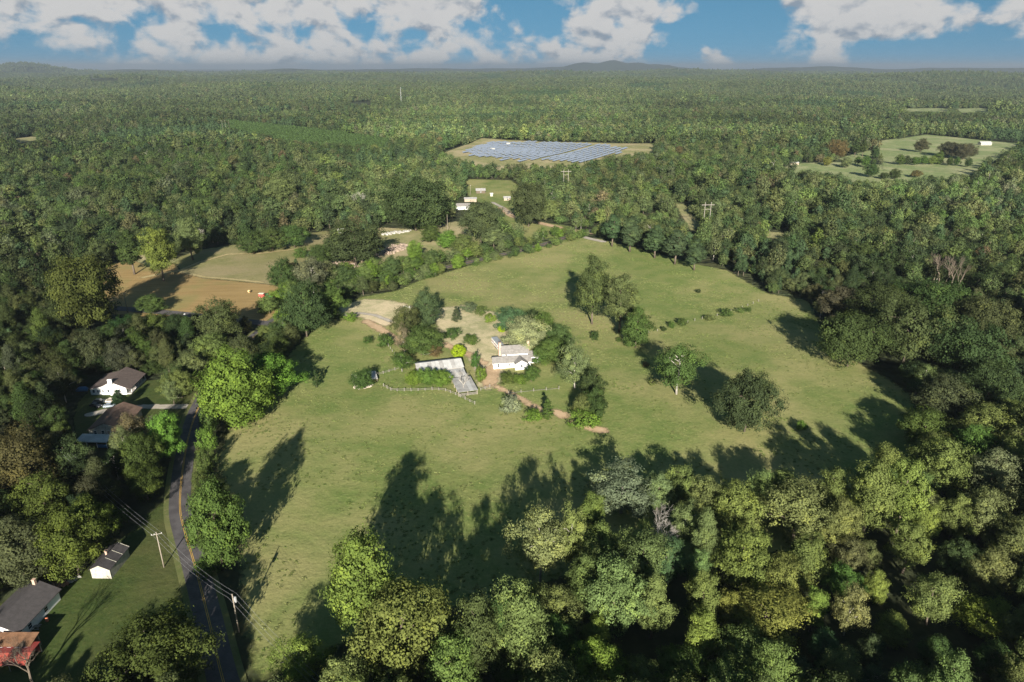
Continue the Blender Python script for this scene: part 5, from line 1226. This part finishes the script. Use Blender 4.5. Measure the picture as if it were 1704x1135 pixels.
# bench boards, barrel, sign, fire ring
xa, ya = P(57, 1047); bn_ = empty('picnic_table', (xa, ya, float(H(xa, ya))), R(12), 'long pale picnic table in the shade of the house', 'table')
b = MB(); b.box(-1.3, 1.3, -.38, .38, .72, .78); b.build('table_top', W_['greywood'], bn_)
for y in (-.7, .7): b = MB(); b.box(-1.3, 1.3, y - .13, y + .13, .42, .47); b.build('seat', W_['greywood'], bn_)
for x in (-1, 1): b = MB(); b.box(x - .05, x + .05, -.7, .7, .38, .42); b.box(x - .05, x + .05, -.5, -.4, 0, .72); b.box(x - .05, x + .05, .4, .5, 0, .72); b.build('leg', W_['greywood'], bn_)
b = MB(); b.tube([(0, 0, 0), (0, 0, .25), (0, 0, .75), (0, 0, 1)], [.28, .33, .33, .28], 12); tag(b.build('barrel', W_['orange'], None, True, ground_loc(79, 1034)), 'orange barrel on the lawn beside the charcoal roofed house', 'barrel')
sg = empty('road_sign', ground_loc(308, 529), R(20), 'small white sign beside the side road', 'sign'); b = MB(); b.box(-.05, .05, -.04, .04, -.2, 2.2); b.build('post', W_['steel'], sg); b = MB(); b.box(-.4, .4, -.08, -.05, 1.3, 2.3); b.build('panel', W_['trim'], sg)
fr_ = empty('fire_ring', ground_loc(300, 660), 0, 'ring of stones with ash on the white house lawn', 'fire ring')
W_['stone'] = mat('field_stone', (.42, .36, .30), .9, .1, var=.25, vscale=3); W_['palestone'] = mat('pale_stone', (.36, .345, .31), .9, .1, var=.2, vscale=2); W_['pinkstone'] = mat('pinkish_rubble', (.29, .225, .175), .9, .1, var=.25, vscale=1.5); W_['ash'] = mat('ash', (.16, .14, .12), .95, .05, var=.3)
def rock_mesh(seed, m, name='stone'):
    r = random.Random(seed); b = MB(); b.box(-.5, .5, -.4, .4, 0, .6); b.v = [(x + r.uniform(-.15, .15), y + r.uniform(-.15, .15), z + r.uniform(-.12, .12)) for x, y, z in b.v]; return b.mesh(name, m)
rk = [rock_mesh(k, W_['stone']) for k in range(4)]
for k in range(11):
    t = 2 * math.pi * k / 11; o = link(bpy.data.objects.new('stone', rk[k % 4])); o.parent = fr_; o.location = (.95 * math.cos(t), .95 * math.sin(t), 0); o.rotation_euler.z = t; o.scale = (.55, .5, .6)
b = MB(); b.tube([(0, 0, .16), (0, 0, .2)], .7, 10); b.build('ash', W_['ash'], fr_)
def rubble(pts, width, n, size, label, m='pinkstone', seed=1):
    line = PP(pts); r = np.random.default_rng(seed); vs = MB(); seg = np.linalg.norm(np.diff(line, axis=0), axis=1); cum = np.concatenate([[0], np.cumsum(seg)])
    o0 = line[0]; z0 = float(H(*o0)); rr = random.Random(seed)
    for k in range(n):
        t = r.random() * cum[-1]; p = np.array([np.interp(t, cum, line[:, 0]), np.interp(t, cum, line[:, 1])]) + r.normal(size=2) * width * .4
        s = size * (.5 + r.random()); hgt = float(H(*p)) - z0; a = r.random() * 3.14; zz = max(0, r.normal() * .3) * size
        c = MB(); c.box(-.5, .5, -.38, .38, -.2, .6)
        ca, sa = math.cos(a), math.sin(a)
        vv = [((x * ca - y * sa) * s + p[0] - o0[0] + rr.uniform(-.1, .1) * s, (x * sa + y * ca) * s + p[1] - o0[1] + rr.uniform(-.1, .1) * s, z * s + hgt + zz + rr.uniform(-.1, .1) * s) for x, y, z in c.v]
        vs.add(vv, c.f)
    o = vs.build('rubble', W_[m], None, False, (o0[0], o0[1], z0)); return tag(o, label, kind='stuff')
rubble([(543,440),(560,443),(580,447)], 9, 240, 1.2, 'pinkish rubble heaps at the left end of the junk clearing', seed=3)
rubble([(596,430),(625,424),(652,420),(668,412)], 7, 260, 1.1, 'row of pinkish rubble across the junk clearing', seed=4)
rubble([(650,416),(668,412),(680,408)], 8, 160, 1.2, 'pinkish rubble beside a bright bush', seed=5)
rubble([(640,391),(655,388),(668,387),(680,385)], 3, 90, 1.3, 'white stone blocks below the dark oak', 'palestone', seed=6)
rubble([(712,385),(716,384)], 1.5, 12, 1.3, 'few white blocks in the rough grass', 'palestone', seed=7)
rubble([(590,643),(600,646),(616,642)], 1.3, 90, .8, 'low heap of pale stones in front of the ruined shed', 'stone', seed=8)
rubble([(88,972),(100,974),(112,972)], .9, 60, .5, 'brick and junk heap at the lawn edge below the shed wood', 'brick', seed=9)
rubble([(114,969),(125,965),(135,958)], .7, 26, .6, 'pale scrap along the shed wood edge', 'palestone', seed=10)

# ------------------------------------------------------------------ rough grass tufts
TUFT = bpy.data.collections.new('tuft_shapes')
for k in range(4):
    r = np.random.default_rng(900 + k); n = 46; c = r.normal(size=(n, 3)) * np.array([.32, .32, .0]); c[:, 2] = .12 + .14 * r.random(n)
    q = leaf_quads(c, np.stack([r.normal(size=n), r.normal(size=n) - .8, .5 * r.random(n)], 1), .14, r); me = leaves_mesh('tuft', q, r.random(n)); TUFT.objects.link(bpy.data.objects.new('tuft_%d' % k, me))
past = PP(PASTURE); n = 36000
lo, hi = past.min(0), past.max(0); gx = lo[0] + rng.random(n) * (hi[0] - lo[0]); gy = lo[1] + rng.random(n) * (hi[1] - lo[1])
k = (sdist(np.stack([gx, gy], 1), past) > 1) & (vnoise(gx, gy, 9, 11) + .6 * vnoise(gx, gy, 40, 12) + rng.normal(size=n) * .5 > .1); gx, gy = gx[k], gy[k]
for poly, w in [p_ for nm in ('dry_yard', 'farm_lane', 'bare_ground', 'dirt_track', 'gravel_strip') for p_ in SHEETS.get(nm, [])]:
    pts = np.stack([gx, gy], 1); d = (w / 2 - pdist(pts, poly)) if w else sdist(pts, poly); gx, gy = gx[d < 0], gy[d < 0]
n = len(gx); gc = np.array([(.16, .20, .07), (.23, .235, .11), (.19, .215, .085), (.14, .18, .06)])[np.clip((vnoise(gx, gy, 25, 14) + 1.3 + rng.random(n)).astype(int), 0, 3)] * (.7 + .3 * rng.random((n, 1)))
gs = .4 + .6 * rng.random(n)
scatter('grass_tufts', gx, gy, H(gx, gy) + .04, rng.random(n) * 6.28, gs, gs * .55, rng.integers(0, 4, n), gc, TUFT, 'tussocks of rough grass over the pasture')

# ------------------------------------------------------------------ haze
hm = bpy.data.materials.new('haze'); hm.use_nodes = True; t = hm.node_tree; t.nodes.clear()
pv_ = N(t, 'ShaderNodeVolumePrincipled'); pv_.inputs['Color'].default_value = (.80, .89, 1.0, 1); pv_.inputs['Density'].default_value = 6.8e-5; pv_.inputs['Anisotropy'].default_value = .47
pv_.inputs['Density Attribute'].default_value = ''
N(t, 'ShaderNodeOutputMaterial', ins={'Volume': pv_.outputs[0]})
b = MB(); b.box(-46000, 46000, -2500, 46000, -95, 250); hz = b.build('haze', hm); tag(hz, 'thin blue grey summer haze over the woods', kind='stuff')
